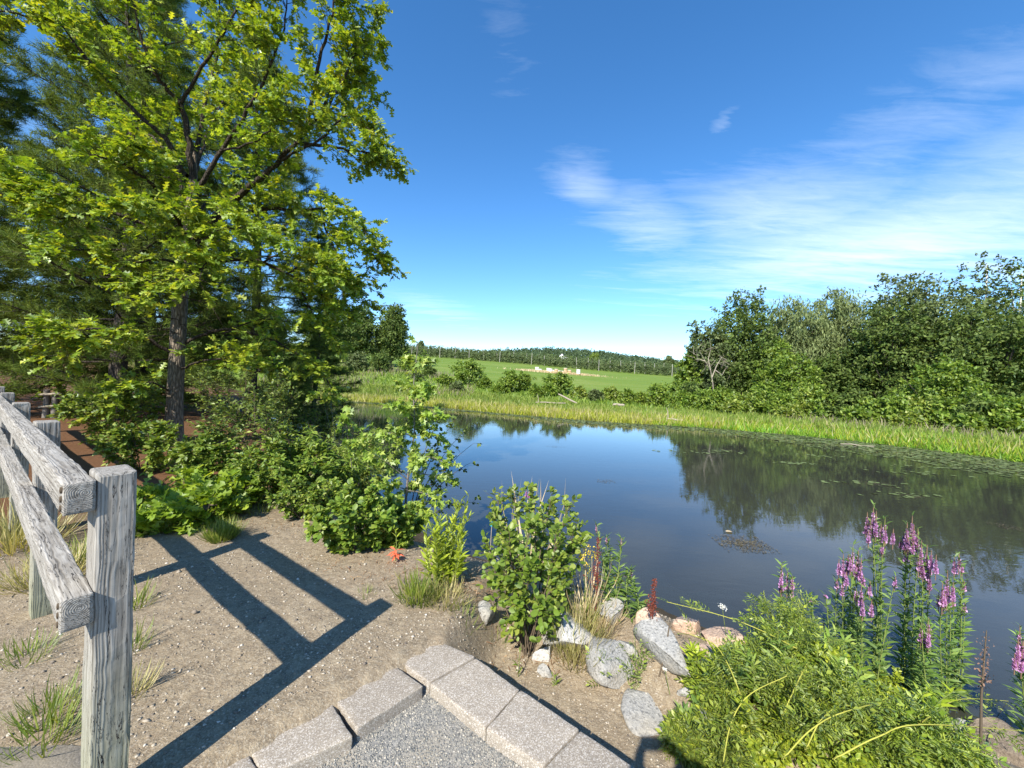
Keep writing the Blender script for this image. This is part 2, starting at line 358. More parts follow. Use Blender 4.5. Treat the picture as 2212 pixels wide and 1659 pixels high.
# ------------------------------------------------------------------ terrain
WZ = -0.9                                       # water level
FAR_PX = [(640, 860), (720, 865), (850, 872), (950, 880), (1110, 895), (1300, 911), (1500, 922), (1700, 938), (1850, 953), (2000, 971), (2120, 985), (2212, 999)]
FAR = [atz(x, y, WZ)[:2] for x, y in FAR_PX]
POND = np.array([(30, -2), (26, -5), (16, -6), (9, -2.2), (5.2, 1.2), (3.9, 2.35), (3.1, 2.95), (2.45, 3.5), (1.65, 4.15), (0.9, 4.5), (0.3, 4.8), (-0.8, 5.4), (-1.9, 6.6), (-3, 8.5),
                 (-5, 11.2), (-8, 14.2), (-11.5, 18.5), (-15, 24), (-19, 29), (-23.5, 34), (-25, 38)] + [tuple(p) for p in FAR] + [(23, 8), (29, 2)], float)
def pond_d(x, y):
    """signed distance to the shoreline, positive on land"""
    x = np.asarray(x, float); y = np.asarray(y, float); P = POND; Q = np.roll(P, -1, 0)
    best = np.full(x.shape, 1e9); ins = np.zeros(x.shape, bool)
    for (x0, y0), (x1, y1) in zip(P, Q):
        dx, dy = x1 - x0, y1 - y0
        t = np.clip(((x - x0) * dx + (y - y0) * dy) / (dx * dx + dy * dy), 0, 1)
        best = np.minimum(best, (x - x0 - t * dx) ** 2 + (y - y0 - t * dy) ** 2)
        c = ((y0 > y) != (y1 > y)) & (x < (x1 - x0) * (y - y0) / (y1 - y0 + 1e-12) + x0)
        ins ^= c
    d = np.sqrt(best); return np.where(ins, -d, d)
_ph = np.random.default_rng(5).uniform(0, 6.28, (24, 3))
def wav(x, y, scale, seed=0, octs=4):
    z = 0; a = 1; f = 1 / scale
    for o in range(octs):
        p = _ph[(seed + o) % 24]; q = _ph[(seed + o + 7) % 24]
        z = z + a * (np.sin(x * f * 1.3 + y * f * .8 + p[0]) * np.sin(y * f * 1.1 - x * f * .6 + p[1]) + .6 * np.sin(x * f * .7 - y * f * 1.5 + q[2]))
        a *= .5; f *= 2.07
    return z / 2
def farside(x, y): return ((x + 26) * 40 + (y - 37) * 56) / 68.8
C_APEX = np.array([-.38, 2.0])
NL = np.array([-.73, .69]); NR = np.array([.614, .79])          # outward normals of the two block rows
def hgt(x, y):
    x = np.asarray(x, float); y = np.asarray(y, float)
    d = pond_d(x, y)
    # near bank
    zn = WZ + .9 * smooth(-.15, 1.95, d) + .02 * np.clip(d - 2, 0, 6)
    zn = zn - .035 * smooth(1.4, 3.2, x) * smooth(3.2, 2.0, d)
    dl = (x + .571) * NL[0] + (y - 2.048) * NL[1]; dr = (x + .153) * NR[0] + (y - 2.091) * NR[1]
    zn = zn - .31 * smooth(-.2, -.1, dr) * smooth(-.36, -.12, x + np.where(dr > .05, .0, 0) - .25 * np.clip(dr, 0, 1)) * smooth(.5, 2.3, d) * smooth(1.7, .5, dr)
    zn = zn - .14 * smooth(-.06, -.16, dl) * smooth(-.06, -.16, dr)
    zn = zn + .012 * wav(x, y, .55, 3, 3) * smooth(-.1, .5, d) + .05 * wav(x, y, 3, 9, 2) * smooth(2.5, 6, np.hypot(x, y))
    # far bank and the rising field
    pl = 6.0 + .085 * (np.minimum(y, 190) - 110) - .035 * (np.clip(x, -90, 60) - 11)
    pl = np.maximum(pl, -.55)
    zf = WZ + .18 * smooth(0, 3, d) + (pl - WZ - .18) * smooth(2, 16, d)
    zf = zf + .25 * wav(x, y, 25, 2, 2) * smooth(8, 30, d)
    zf = zf + 38 * np.exp(-((x - 70) / 190) ** 2 - ((y - 720) / 230) ** 2) * smooth(230, 500, y) + 22 * np.exp(-((x - 420) / 260) ** 2 - ((y - 760) / 230) ** 2) * smooth(230, 500, y)
    w = smooth(-3, 3, farside(x, y))
    z = zn * (1 - w) + zf * w
    zp = WZ - np.minimum(.42 * -d, 1.9)
    return np.where(d < 0, zp, z)
def gz(x, y): return float(hgt(np.array([x]), np.array([y]))[0])
def gp(x, y):
    """the ground point seen at a pixel"""
    d = ray(x, y); t = np.geomspace(.8, 400, 1500); P = d[None] * t[:, None] + np.array([0, 0, EYE])
    h = hgt(P[:, 0], P[:, 1]); k = np.argmax(P[:, 2] < h)
    a, b = P[k - 1], P[k]; fa, fb = a[2] - h[k - 1], b[2] - h[k]
    q = a + (b - a) * fa / (fa - fb); return np.array([q[0], q[1], gz(q[0], q[1])])

def groundmat():
    m = Mat('ground_soil'); pos = m.n('ShaderNodeNewGeometry').outputs['Position']
    at = m.n('ShaderNodeVertexColor', layer_name='zone').outputs[0]
    sp = m.n('ShaderNodeSeparateColor', {0: at})
    big = m.noise(pos, 1.1, 5); fine = m.noise(pos, 24, 8, .68); grit = m.noise(pos, 130, 4, .7)
    vor = m.n('ShaderNodeTexVoronoi', {'Vector': pos, 'Scale': 170.0}); vc = vor.outputs['Color']
    sand = m.mix(big, (.28, .215, .135), (.43, .345, .23))
    sand = m.mix(m.math('MULTIPLY', m.math('SUBTRACT', fine, .42), 3.0, True), (.19, .145, .095), sand)
    sand = m.mix(m.math('MULTIPLY', m.math('SUBTRACT', grit, .45), 2.2, True), sand, (.42, .36, .27))
    vb = m.n('ShaderNodeSeparateColor', {0: vc}).outputs[0]
    sand = m.mix(m.math('MULTIPLY', m.math('SUBTRACT', vb, .72), 2.2, True), sand, (.45, .39, .30))
    needle = m.mix(fine, (.075, .038, .02), (.21, .105, .052))
    soil = m.mix(fine, (.035, .028, .018), (.12, .09, .055))
    far1 = m.noise(m.n('ShaderNodeMapping', {'Vector': pos, 'Scale': (.06, .16, 1)}).outputs[0], 1.0, 6, .65)
    far2 = m.noise(pos, 2.2, 5, .7)
    fcol = m.ramp(far1, [(.3, (.11, .185, .026)), (.5, (.15, .225, .036)), (.7, (.225, .265, .07))])
    fcol = m.mix(m.math('MULTIPLY', far2, .7), fcol, (.105, .15, .03))
    mid_ = m.noise(pos, 6.5, 5, .6); patch = m.noise(pos, 2.3, 4, .6)
    sand = m.mix(m.math('MULTIPLY', m.math('SUBTRACT', patch, .5), 2.4, True), sand, (.27, .205, .135))
    sand = m.mix(m.math('MULTIPLY', m.math('SUBTRACT', mid_, .55), 2.2, True), sand, (.43, .36, .255))
    c = m.mix(sp.outputs[0], soil, sand); c = m.mix(sp.outputs[1], c, needle); c = m.mix(sp.outputs[2], c, fcol)
    h = m.math('ADD', m.math('MULTIPLY', fine, .7), m.math('ADD', m.math('MULTIPLY', grit, .3), m.math('ADD', m.math('MULTIPLY', vb, .2), m.math('MULTIPLY', mid_, 1.6))))
    return m.out(m.prin(c, .95, m.bump(h, .6, .03), .1))
def build_ground():
    ang = np.radians(np.concatenate([np.arange(-70, 70, .5), np.arange(70, 290, 5)]))
    rad = np.concatenate([[.02, .2], .35 * 1.034 ** np.arange(280)]); rad = rad[rad < 3600]
    A, R = np.meshgrid(ang, rad); X = R * np.sin(A); Y = R * np.cos(A); Z = hgt(X, Y)
    V = np.stack([X, Y, Z], -1); n, k = X.shape
    i = np.arange(n - 1)[:, None] * k; j = np.arange(k)[None]; j2 = (j + 1) % k
    F = np.stack([i + j, i + j2, i + k + j2, i + k + j], -1).reshape(-1, 4)
    me = mesh_np('ground', V, F[:, ::-1], smooth_=True)
    x, y = X.ravel(), Y.ravel(); d = pond_d(x, y); w = smooth(-2, 2, farside(x, y))
    jit = .5 * wav(x, y, .4, 1, 3)
    along = (x + 1.28) * -.819 + (y - 1.32) * .574; perp = (x + 1.28) * .574 + (y - 1.32) * .819
    sand = (1 - w) * smooth(.3, .9, d + .2 * jit) * smooth(6.8, 4.2, np.hypot(x, y) + .5 * jit)
    sand = np.maximum(sand, (1 - w) * smooth(3.0, 2.6, y + np.abs(x) * .15 + .3 * jit) * smooth(.3, .9, d))
    need = (1 - w) * smooth(3.1, 4.2, along + .6 * jit) * smooth(2.6, 1.7, np.abs(perp - 1.0) + .3 * jit) * .95
    need = np.maximum(need, (1 - w) * smooth(4.8, 6.5, along) * .8)
    field = w * smooth(.5, 2, d)
    col = np.stack([sand, need, field, np.ones_like(x)], -1).astype(np.float32)
    a = me.color_attributes.new('zone', 'FLOAT_COLOR', 'POINT'); a.data.foreach_set('color', col.ravel())
    ob('ground', me, groundmat(), kind='structure')
build_ground()

def watermat():
    m = Mat('pond_water'); pos = m.n('ShaderNodeNewGeometry').outputs['Position']
    mp = m.n('ShaderNodeMapping', {'Vector': pos, 'Rotation': (0, 0, .5), 'Scale': (1.0, 2.6, 1)}).outputs[0]
    n1 = m.noise(mp, 2.2, 3, .5, .4); n2 = m.noise(mp, 9, 2, .5); n3 = m.noise(pos, .22, 3, .55)
    h = m.math('ADD', m.math('MULTIPLY', n1, .7), m.math('MULTIPLY', n2, .16))
    st = m.math('ADD', m.math('MULTIPLY', m.math('SUBTRACT', n3, .45), .1, True), .012)
    bn = m.n('ShaderNodeBump', {'Strength': st, 'Distance': .1, 'Height': h}).outputs[0]
    murk = m.n('ShaderNodeBsdfDiffuse', {'Color': (.085, .088, .070, 1), 'Normal': bn}).outputs[0]
    tr = m.n('ShaderNodeBsdfTransparent', {'Color': (.80, .76, .60, 1)}).outputs[0]
    body = m.n('ShaderNodeMixShader', {0: .6, 1: murk, 2: tr}).outputs[0]
    gl = m.n('ShaderNodeBsdfGlossy', {'Color': (.93, .96, 1, 1), 'Roughness': .018, 'Normal': bn}).outputs[0]
    fr = m.n('ShaderNodeFresnel', {'IOR': 1.42, 'Normal': bn}).outputs[0]
    return m.out(m.n('ShaderNodeMixShader', {0: fr, 1: body, 2: gl}).outputs[0])
def build_water():
    xs = np.array([-40, 40.]); V = [(-40, -14, WZ), (45, -14, WZ), (45, 48, WZ), (-40, 48, WZ)]
    # fan of the pond outline widened a little so that its rim lies under the banks
    c = POND.mean(0); P = POND.copy(); Q = np.roll(P, -1, 0); R = np.roll(P, 1, 0)
    T = nrm(Q - R); N = np.stack([T[:, 1], -T[:, 0]], -1); s = 1 if pond_d(*(P[10] + N[10] * .2).reshape(2, 1))[0] > 0 else -1
    P = P + N * s * .12
    import bmesh
    bm = bmesh.new(); vs_ = [bm.verts.new((p[0], p[1], WZ)) for p in P]; f = bm.faces.new(vs_); bmesh.ops.triangulate(bm, faces=[f])
    for f in bm.faces:
        if f.normal.z < 0: f.normal_flip()
    me = bpy.data.meshes.new('pond_water'); bm.to_mesh(me); bm.free()
    ob('pond_water', me, watermat(), kind='structure')
build_water()

# gravel path inside the kerb of blocks
def gravelmat(name, base, lo, hi, scale):
    m = Mat(name); pos = m.n('ShaderNodeNewGeometry').outputs['Position']
    v = m.n('ShaderNodeTexVoronoi', {'Vector': pos, 'Scale': scale}); r = m.n('ShaderNodeSeparateColor', {0: v.outputs['Color']}).outputs[0]
    v2 = m.n('ShaderNodeTexVoronoi', {'Vector': pos, 'Scale': scale * 2.3}); r2 = m.n('ShaderNodeSeparateColor', {0: v2.outputs['Color']}).outputs[1]
    n = m.noise(pos, 2.5, 4)
    c = m.ramp(r, [(0, lo), (.5, base), (1, hi)]); c = m.mix(.45, c, m.ramp(r2, [(0, lo), (.6, base), (1, hi)]))
    c = m.mix(m.math('MULTIPLY', m.math('SUBTRACT', n, .48), 2.5, True), c, (.36, .30, .21))
    h = m.math('ADD', m.math('MULTIPLY', m.math('SUBTRACT', .5, v.outputs['Distance']), 1.0), m.math('MULTIPLY', r, .5))
    return m.out(m.prin(c, .9, m.bump(h, .35, .004), .2))
PATHZ = -.062
def build_path():
    V = [(-.37, 1.97), (-2.0, .26), (-2.0, -3.2), (2.1, -3.2), (2.1, .05)]
    me = mesh_np('gravel_path', [(x, y, PATHZ) for x, y in V], [[0, 1, 2], [0, 2, 3], [0, 3, 4]])
    ob('gravel_path', me, gravelmat('crushed_gravel', (.22, .215, .20), (.12, .12, .115), (.40, .37, .32), 190), kind='structure')
    a = [(-1.45, 1.62), (-1.12, 1.22), (-2.2, .1), (-9, -2), (-9, 3.0)]
    z = lambda x, y: gz(x, y)
    xs = np.linspace(-8, -1.5, 40); rows = []
    for t in np.linspace(0, 1, 14):
        e = 1.445 + .02 * np.sin(xs * 7) + (xs + 1.8) * -.02
        yy = e * (1 - t) + -3.0 * t; rows.append(np.stack([xs, yy, hgt(xs, yy) * 0 + np.maximum(hgt(xs, yy), 0) * 1.0 + .012], -1))
    V = np.array(rows).reshape(-1, 3); i = np.arange(13)[:, None] * 40; j = np.arange(39)[None]
    F = np.stack([i + j, i + 40 + j, i + 41 + j, i + 1 + j], -1).reshape(-1, 4)
    ob('asphalt_pavement', mesh_np('asphalt_pavement', V, F, smooth_=True), gravelmat('asphalt', (.075, .072, .068), (.045, .044, .043), (.15, .14, .13), 140), kind='structure')
build_path()

# ------------------------------------------------------------------ concrete cap blocks
def concretemat():
    m = Mat('split_concrete'); tc = m.n('ShaderNodeTexCoord').outputs['Object']; oi = m.n('ShaderNodeObjectInfo').outputs['Random']
    n = m.noise(tc, 9, 4); g = m.noise(tc, 150, 5, .75); v = m.n('ShaderNodeTexVoronoi', {'Vector': tc, 'Scale': 260.0}); r = m.n('ShaderNodeSeparateColor', {0: v.outputs['Color']}).outputs[0]
    c = m.mix(n, (.25, .212, .168), (.345, .30, .24))
    c = m.mix(m.math('MULTIPLY', m.math('SUBTRACT', r, .66), 2.4, True), c, (.56, .52, .47))
    c = m.mix(m.math('MULTIPLY', m.math('SUBTRACT', .34, r), 1.6, True), c, (.12, .10, .085))
    c = m.n('ShaderNodeHueSaturation', {'Color': c, 'Value': m.math('ADD', m.math('MULTIPLY', oi, .16), .92)}).outputs[0]
    h = m.math('ADD', g, m.math('MULTIPLY', r, .8))
    return m.out(m.prin(c, .92, m.bump(h, .45, .003), .15))
M_['concrete'] = concretemat()
def rough_box(P4, z0, z1, seed, amp=.0022, bev=.006):
    """block over a quad footprint (4 xy corners, ccw) with worn edges"""
    r = np.random.default_rng(seed); P4 = np.asarray(P4, float); c = P4.mean(0)
    import bmesh
    bm = bmesh.new(); lo = [bm.verts.new((*(p - c), z0 - z1)) for p in P4]; hi = [bm.verts.new((*(p - c), 0)) for p in P4]
    bm.faces.new(hi); bm.faces.new(lo[::-1])
    for i in range(4): bm.faces.new((lo[i], lo[(i + 1) % 4], hi[(i + 1) % 4], hi[i]))
    bmesh.ops.bevel(bm, geom=bm.edges[:], offset=bev, segments=2, affect='EDGES', profile=.6)
    bmesh.ops.subdivide_edges(bm, edges=[e for e in bm.edges if e.calc_length() > .06], cuts=9, use_grid_fill=True)
    bm.normal_update()
    for v in bm.verts:
        v.co += Vector(r.normal(size=3)) * amp * .35 + v.normal * float(wav(np.array(v.co.x * 1.0 + seed), np.array(v.co.y + v.co.z), .03, seed, 2)) * amp
    me = bpy.data.meshes.new('concrete_block'); bm.to_mesh(me); bm.free()
    for p in me.polygons: p.use_smooth = True
    return me, (c[0], c[1], z1)
def build_blocks():
    zA = 0.0
    def px(*pts): return [atz(x, y, zA)[:2] for x, y in pts]
    defs = [
        (px((926, 1473), (1026, 1417), (940, 1381), (857, 1424)), 0.0, 'grey concrete cap block at the corner of the kerb'),
        (px((772, 1573), (914, 1481), (848, 1433), (718, 1503)), 0.0, 'grey concrete cap block on the fence side, next to the corner block'),
        (px((571, 1676), (762, 1588), (712, 1509), (533, 1607)), -.004, 'grey concrete cap block on the fence side, second from the corner block'),
        (px((1049, 1571), (1122, 1487), (1028, 1419), (929, 1475)), -.004, 'grey concrete cap block on the pond side, next to the corner block'),
        (px((1172, 1654), (1251, 1574), (1125, 1489), (1051, 1573)), 0.0, 'grey concrete cap block on the pond side, second from the corner block')]
    # two more that run out of the frame
    a = defs[2][0]; d = (np.array(a[0]) - np.array(a[1])) * 1.02
    defs.append(([a[0] + d * 1.0, a[0] + d * .02, a[3] + d * .02, a[3] + d * 1.0], -.006, 'grey concrete cap block nearest the fence post, cut by the lower picture edge'))
    b = defs[4][0]; d = (np.array(b[1]) - np.array(b[2])) * 1.05
    defs.append(([b[0] + d, b[1] + d, b[1] + d * .02, b[0] + d * .02], -.003, "grey concrete cap block under the photographer's shadow at the lower picture edge"))
    defs.append(([b[0] + d * 2, b[1] + d * 2, b[1] + d * 1.02, b[0] + d * 1.02], -.003, "grey concrete cap block just below the picture edge beside the photographer's shadow"))
    for i, (P, dz, lab) in enumerate(defs):
        me, loc = rough_box(P, -.16 if i in (1, 2, 5) else -.45, dz, i + 3)
        ob('concrete_block', me, M_['concrete'], loc=loc, label=lab, category='concrete block', group='cap blocks edging the gravel path')
build_blocks()

# ------------------------------------------------------------------ weathered wooden fence
def woodmat(name, green=0.0):
    m = Mat(name); tc = m.n('ShaderNodeTexCoord').outputs['Object']; oi = m.n('ShaderNodeObjectInfo').outputs['Random']
    off = m.n('ShaderNodeCombineXYZ', {0: m.math('MULTIPLY', oi, 7.0), 1: m.math('MULTIPLY', oi, .02), 2: m.math('MULTIPLY', oi, -.015)}).outputs[0]
    p = m.n('ShaderNodeVectorMath', {0: tc, 1: off}, operation='ADD').outputs[0]
    warp = m.noise(m.n('ShaderNodeMapping', {'Vector': p, 'Scale': (1.6, 9, 9)}).outputs[0], 1.0, 3)
    wv = m.n('ShaderNodeVectorMath', {0: p, 1: m.n('ShaderNodeCombineXYZ', {1: m.math('MULTIPLY', m.math('SUBTRACT', warp, .5), .018), 2: m.math('MULTIPLY', m.math('SUBTRACT', warp, .5), .014)}).outputs[0]}, operation='ADD').outputs[0]
    rings = m.n('ShaderNodeTexWave', {'Vector': m.n('ShaderNodeMapping', {'Vector': wv, 'Scale': (.0, 1, 1), 'Location': (0, .004, -.01)}).outputs[0], 'Scale': 62.0, 'Distortion': 1.6, 'Detail': 2.0, 'Detail Scale': 1.5}, wave_type='RINGS', rings_direction='X').outputs['Fac']
    stretch = m.n('ShaderNodeMapping', {'Vector': p, 'Scale': (1.1, 42, 42)}).outputs[0]
    fib = m.noise(stretch, 2.2, 5, .7)
    crk = m.noise(m.n('ShaderNodeMapping', {'Vector': p, 'Scale': (1.3, 24, 24)}).outputs[0], 1.6, 6, .6, .8)
    crack = m.math('LESS_THAN', m.math('ABSOLUTE', m.math('SUBTRACT', crk, .5)), .0055)
    blot = m.noise(tc, 5.5, 4)
    c = m.ramp(m.math('ADD', m.math('MULTIPLY', rings, .16), m.math('MULTIPLY', fib, .8)), [(.27, (.12, .107, .09)), (.43, (.255, .235, .205)), (.66, (.40, .38, .345))])
    c = m.mix(m.math('MULTIPLY', m.math('SUBTRACT', blot, .5), 2.0, True), c, (.20, .175, .145))
    if green:
        z = m.n('ShaderNodeSeparateXYZ', {0: tc}).outputs[0]
        c = m.mix(m.math('MULTIPLY', m.math('SUBTRACT', 1.0, m.math('MULTIPLY', z, 1.35)), green, True), c, (.26, .27, .15))
    c = m.mix(crack, c, (.035, .03, .026))
    h = m.math('SUBTRACT', m.math('ADD', m.math('MULTIPLY', rings, .35), m.math('MULTIPLY', fib, .7)), m.math('MULTIPLY', crack, 2.5))
    return m.out(m.prin(c, .88, m.bump(h, .5, .004), .15))
M_['wood'] = woodmat('weathered_timber'); M_['woodpost'] = woodmat('weathered_post', .75)
def timber(L, a, b, seed, bev=.009):
    """a sawn timber along +x from 0 to L, section a (y) x b (z) centred"""
    import bmesh
    r = np.random.default_rng(seed); bm = bmesh.new()
    V = [bm.verts.new((x, y * a / 2, z * b / 2)) for x in (0, L) for y, z in ((-1, -1), (1, -1), (1, 1), (-1, 1))]
    bm.faces.new(V[:4][::-1]); bm.faces.new(V[4:])
    for i in range(4): bm.faces.new((V[i], V[(i + 1) % 4], V[4 + (i + 1) % 4], V[4 + i]))
    bmesh.ops.bevel(bm, geom=bm.edges[:], offset=bev, segments=2, affect='EDGES', profile=.6)
    long = [e for e in bm.edges if abs(e.verts[0].co.x - e.verts[1].co.x) > L * .5]
    bmesh.ops.subdivide_edges(bm, edges=long, cuts=max(6, int(L / .04)))
    for v in bm.verts:
        q = v.co; k = float(wav(np.array(q.x + seed * 3.1), np.array(q.y * 8 + q.z * 11), .16, seed % 9, 3))
        v.co += Vector((0, q.y, q.z)).normalized() * .0028 * k + Vector((0, r.normal() * .0008, r.normal() * .0008))
    me = bpy.data.meshes.new('timber'); bm.to_mesh(me); bm.free()
    for p in me.polygons: p.use_smooth = False
    return me
FDIR = np.array([-.819, .574, 0]); FSIDE = np.array([-.574, -.819, 0])         # along the fence / towards the car park
def build_fence():
    p1 = np.array([-1.2157, 1.26, 0]) + .046 * FSIDE + FDIR * .07
    root = thing('wooden_fence', 'weathered grey timber rail fence running along the sandy bank', 'fence', (p1[0], p1[1], 0))
    ang = math.atan2(FDIR[1], FDIR[0])
    step = 1.75
    for k in range(7):
        c = FDIR * step * k
        zb = gz(p1[0] + c[0], p1[1] + c[1]) - .12
        me = timber(1.162 - zb, .092, .14, k + 2)
        # the post's local x runs upwards
        R = Matrix.Rotation(ang, 4, 'Z') @ Matrix.Rotation(-math.pi / 2, 4, 'Y')
        o = ob('post', me, M_['woodpost'], root); o.matrix_local = Matrix.Translation((c[0], c[1], zb)) @ R
    off = FSIDE * (.046 + .0345)
    for z, sd, ex in ((1.100, 21, .078), (.757, 33, .085)):
        segs = [(-ex, 3.53), (3.535, 7.03), (7.035, 10.6)]
        for i, (a, b) in enumerate(segs):
            me = timber(b - a, .068, .096, sd + i)
            p = FDIR * a + off
            o = ob('rail', me, M_['wood'], root); o.matrix_local = Matrix.Translation((p[0], p[1], z + (.0 if i == 0 else -.004 * i))) @ Matrix.Rotation(ang, 4, 'Z')
            if i: continue
            for q in range(3):
                acc = Acc(); th = np.linspace(0, 6.283, 9)[:-1]
                ring = lambda r_, y: [(r_ * .62 * math.cos(t), y, r_ * math.sin(t)) for t in th]
                acc.add(ring(.0105, 0) + ring(.0095, .005) + [(0, .0055, 0)], [[j, (j + 1) % 8, 8 + (j + 1) % 8, 8 + j] for j in range(8)])
                acc.add(ring(.0095, .005) + [(0, .0065, 0)], [[j, (j + 1) % 8, 8] for j in range(8)])
                ob('bolt', acc.mesh('bolt'), M_['twig'], o, loc=(.024, .0335, (.027, .0, -.027)[q]))
build_fence()

# ------------------------------------------------------------------ rocks
def granite(name, a, b, sp, warm=0.0):
    m = Mat(name); tc = m.n('ShaderNodeTexCoord').outputs['Object']
    v = m.n('ShaderNodeTexVoronoi', {'Vector': tc, 'Scale': 115.0}); r = m.n('ShaderNodeSeparateColor', {0: v.outputs['Color']}).outputs[0]
    n = m.noise(tc, 7, 5); g = m.noise(tc, 60, 4, .7); w = m.noise(tc, 3.2, 3)
    c = m.mix(n, a, b)
    c = m.mix(m.math('MULTIPLY', m.math('SUBTRACT', .37, r), 2.3, True), c, sp)
    c = m.mix(m.math('MULTIPLY', m.math('SUBTRACT', g, .52), 3, True), c, tuple(min(.75, x * 1.5) for x in b))
    c = m.mix(m.math('MULTIPLY', m.math('SUBTRACT', w, .5), 2, True), c, tuple(x * y for x, y in zip(b, (.95, .82, .62))))
    return m.out(m.prin(c, .85, m.bump(m.math('ADD', n, g), .6, .02), .2))
M_['granite'] = granite('granite_grey', (.25, .245, .23), (.37, .36, .335), (.13, .13, .125))
M_['granite_white'] = granite('granite_white', (.38, .37, .35), (.50, .49, .47), (.2, .2, .2))
M_['granite_pink'] = granite('granite_pink', (.40, .28, .20), (.52, .38, .29), (.22, .16, .12))
M_['granite_brown'] = granite('granite_brown', (.16, .125, .09), (.25, .205, .155), (.13, .1, .08))
def ico(sub):
    import bmesh
    bm = bmesh.new(); bmesh.ops.create_icosphere(bm, subdivisions=sub, radius=1); V = np.array([v.co[:] for v in bm.verts]); F = np.array([[v.index for v in f.verts] for f in bm.faces]); bm.free(); return V, F
ICO3, ICO4 = ico(3), ico(4)
ICO1 = (np.array([(1, 0, 0), (-1, 0, 0), (0, 1, 0), (0, -1, 0), (0, 0, 1), (0, 0, -1)], float), np.array([(0, 2, 4), (2, 1, 4), (1, 3, 4), (3, 0, 4), (2, 0, 5), (1, 2, 5), (3, 1, 5), (0, 3, 5)]))
def rock_mesh(sx, sy, sz, seed, cuts=9):
    r = np.random.default_rng(seed); V, F = ICO4; V = V.copy()
    for i in range(cuts + 5):
        n = r.normal(size=3); n[2] *= .9; n /= np.linalg.norm(n); o = r.uniform(.34, .72)
        t = V @ n - o; V -= np.clip(t, 0, None)[:, None] * n * .97
    n = wav(V[:, 0] * 1 + seed, V[:, 1] + V[:, 2] * 1.7, .3, seed % 11, 4); V *= (1 + .03 * n)[:, None]
    V = (V - (V.max(0) + V.min(0)) / 2) / ((V.max(0) - V.min(0)) / 2)
    return mesh_np('boulder', V * np.array([sx, sy, sz]), F, smooth_=True)
def rock(name, label, x, y, wpx, hpx, mat, seed, sink=.25, depth=None, rotz=0, base=None, cuts=9, z=None):
    """rock whose picture is centred at pixel x, y (its foot a little below)"""
    P = gp(x, y + hpx * .3) if base is None else np.array(base)
    Y = P[1]; w = wpx / FPX * Y / 2 * .82; h = hpx / FPX * Y / 2 * .85; sink = sink + .08; dp = w * .8 if depth is None else depth
    me = rock_mesh(w, dp, h, seed, cuts)
    return ob(name, me, mat, loc=(P[0], P[1], (P[2] if z is None else z) + h * (1 - 2 * sink)), rot=(0, 0, rotz), label=label, category='rock', group='boulders along the near bank')
G = M_
rock('boulder', 'speckled grey granite boulder standing at the edge of the sand', 1318, 1425, 130, 84, G['granite'], 3, .2, depth=.16, rotz=-.25)
rock('boulder', 'speckled grey boulder behind it, with a dark stick leaning on it', 1440, 1400, 100, 115, G['granite'], 9, .2, depth=.2, rotz=.3)
rock('boulder', 'low flat pale slab half buried in sand beside the rose leaves', 1395, 1530, 130, 36, G['granite'], 14, .45, depth=.16, rotz=-.5)
rock('boulder', 'small rounded speckled stone lying on the sand near the kerb blocks', 1176, 1444, 40, 36, G['granite'], 22, .3)
rock('boulder', 'small grey stone left of the round-leaved bush beside the goldenrod', 1046, 1312, 56, 50, G['granite'], 25, .25)
rock('boulder', 'big whitish boulder in the dappled shade of the round-leaved bush', 1232, 1352, 150, 110, G['granite_white'], 31, .22, depth=.2)
rock('boulder', 'whitish stone at the foot of the round-leaved bush', 1172, 1400, 60, 50, G['granite_white'], 37, .3)
rock('boulder', 'grey shaded boulder behind the red dock stalk', 1318, 1318, 70, 70, G['granite'], 41, .25)
rock('boulder', 'pinkish boulder at the waterline behind the second red dock', 1400, 1335, 75, 62, G['granite_pink'], 43, .2)
rock('boulder', 'pinkish humped boulder at the waterline beside the arching pinnate sprig', 1478, 1342, 88, 52, G['granite_pink'], 47, .2)
rock('boulder', 'long pinkish boulder at the waterline below the white flower head', 1560, 1375, 100, 60, G['granite_pink'], 53, .2, rotz=-.4)
rock('boulder', 'reddish stone among rose leaves just behind the leaning stick boulder', 1528, 1410, 70, 45, G['granite_pink'], 55, .25)
rock('boulder', 'dark grey stone between the two speckled boulders', 1360, 1395, 60, 50, G['granite'], 57, .3)
rock('boulder', 'grey stone showing through gaps in the rose leaves, upper one', 1500, 1480, 90, 60, G['granite'], 59, .3)
rock('boulder', 'grey stone showing through gaps in the rose leaves, lower one', 1535, 1560, 110, 80, G['granite'], 61, .3)
rock('boulder', 'white stone beside the brown dead flower spike', 2082, 1572, 56, 64, G['granite_white'], 63, .2)
rock('boulder', 'large brown boulder in the lower right picture corner', 2200, 1625, 150, 95, G['granite_brown'], 65, .25, depth=.2)
rock('boulder', 'brown stone in front of the water above the white stone', 2080, 1505, 110, 60, G['granite_brown'], 67, .25)
rock('boulder', 'grey stone behind the large brown corner boulder', 2190, 1530, 110, 50, G['granite_brown'], 69, .3)
SUNK = [(1330, 1285, 100, 'behind the grey shaded boulder'), (1440, 1285, 120, 'behind the second red dock'), (1530, 1312, 110, 'behind the humped pinkish boulder'), (1625, 1355, 120, 'right of the white flower head'), (1400, 1258, 90, 'farthest out, behind the second red dock'), (1690, 1395, 120, 'beside the lone bright pink loosestrife'), (1565, 1285, 90, 'farthest out, above the white flower head')]
for i, (x, y, w, lab) in enumerate(SUNK):
    P = atz(x, y, WZ - .12); Y = P[1]
    me = rock_mesh(w / FPX * Y / 2, w / FPX * Y / 2 * .8, .11, 80 + i)
    ob('sunken_stone', me, G['granite_pink'], loc=tuple(P), label='brownish stone under the shallow water, ' + lab, category='stone', group='sunken stones in the shallows')

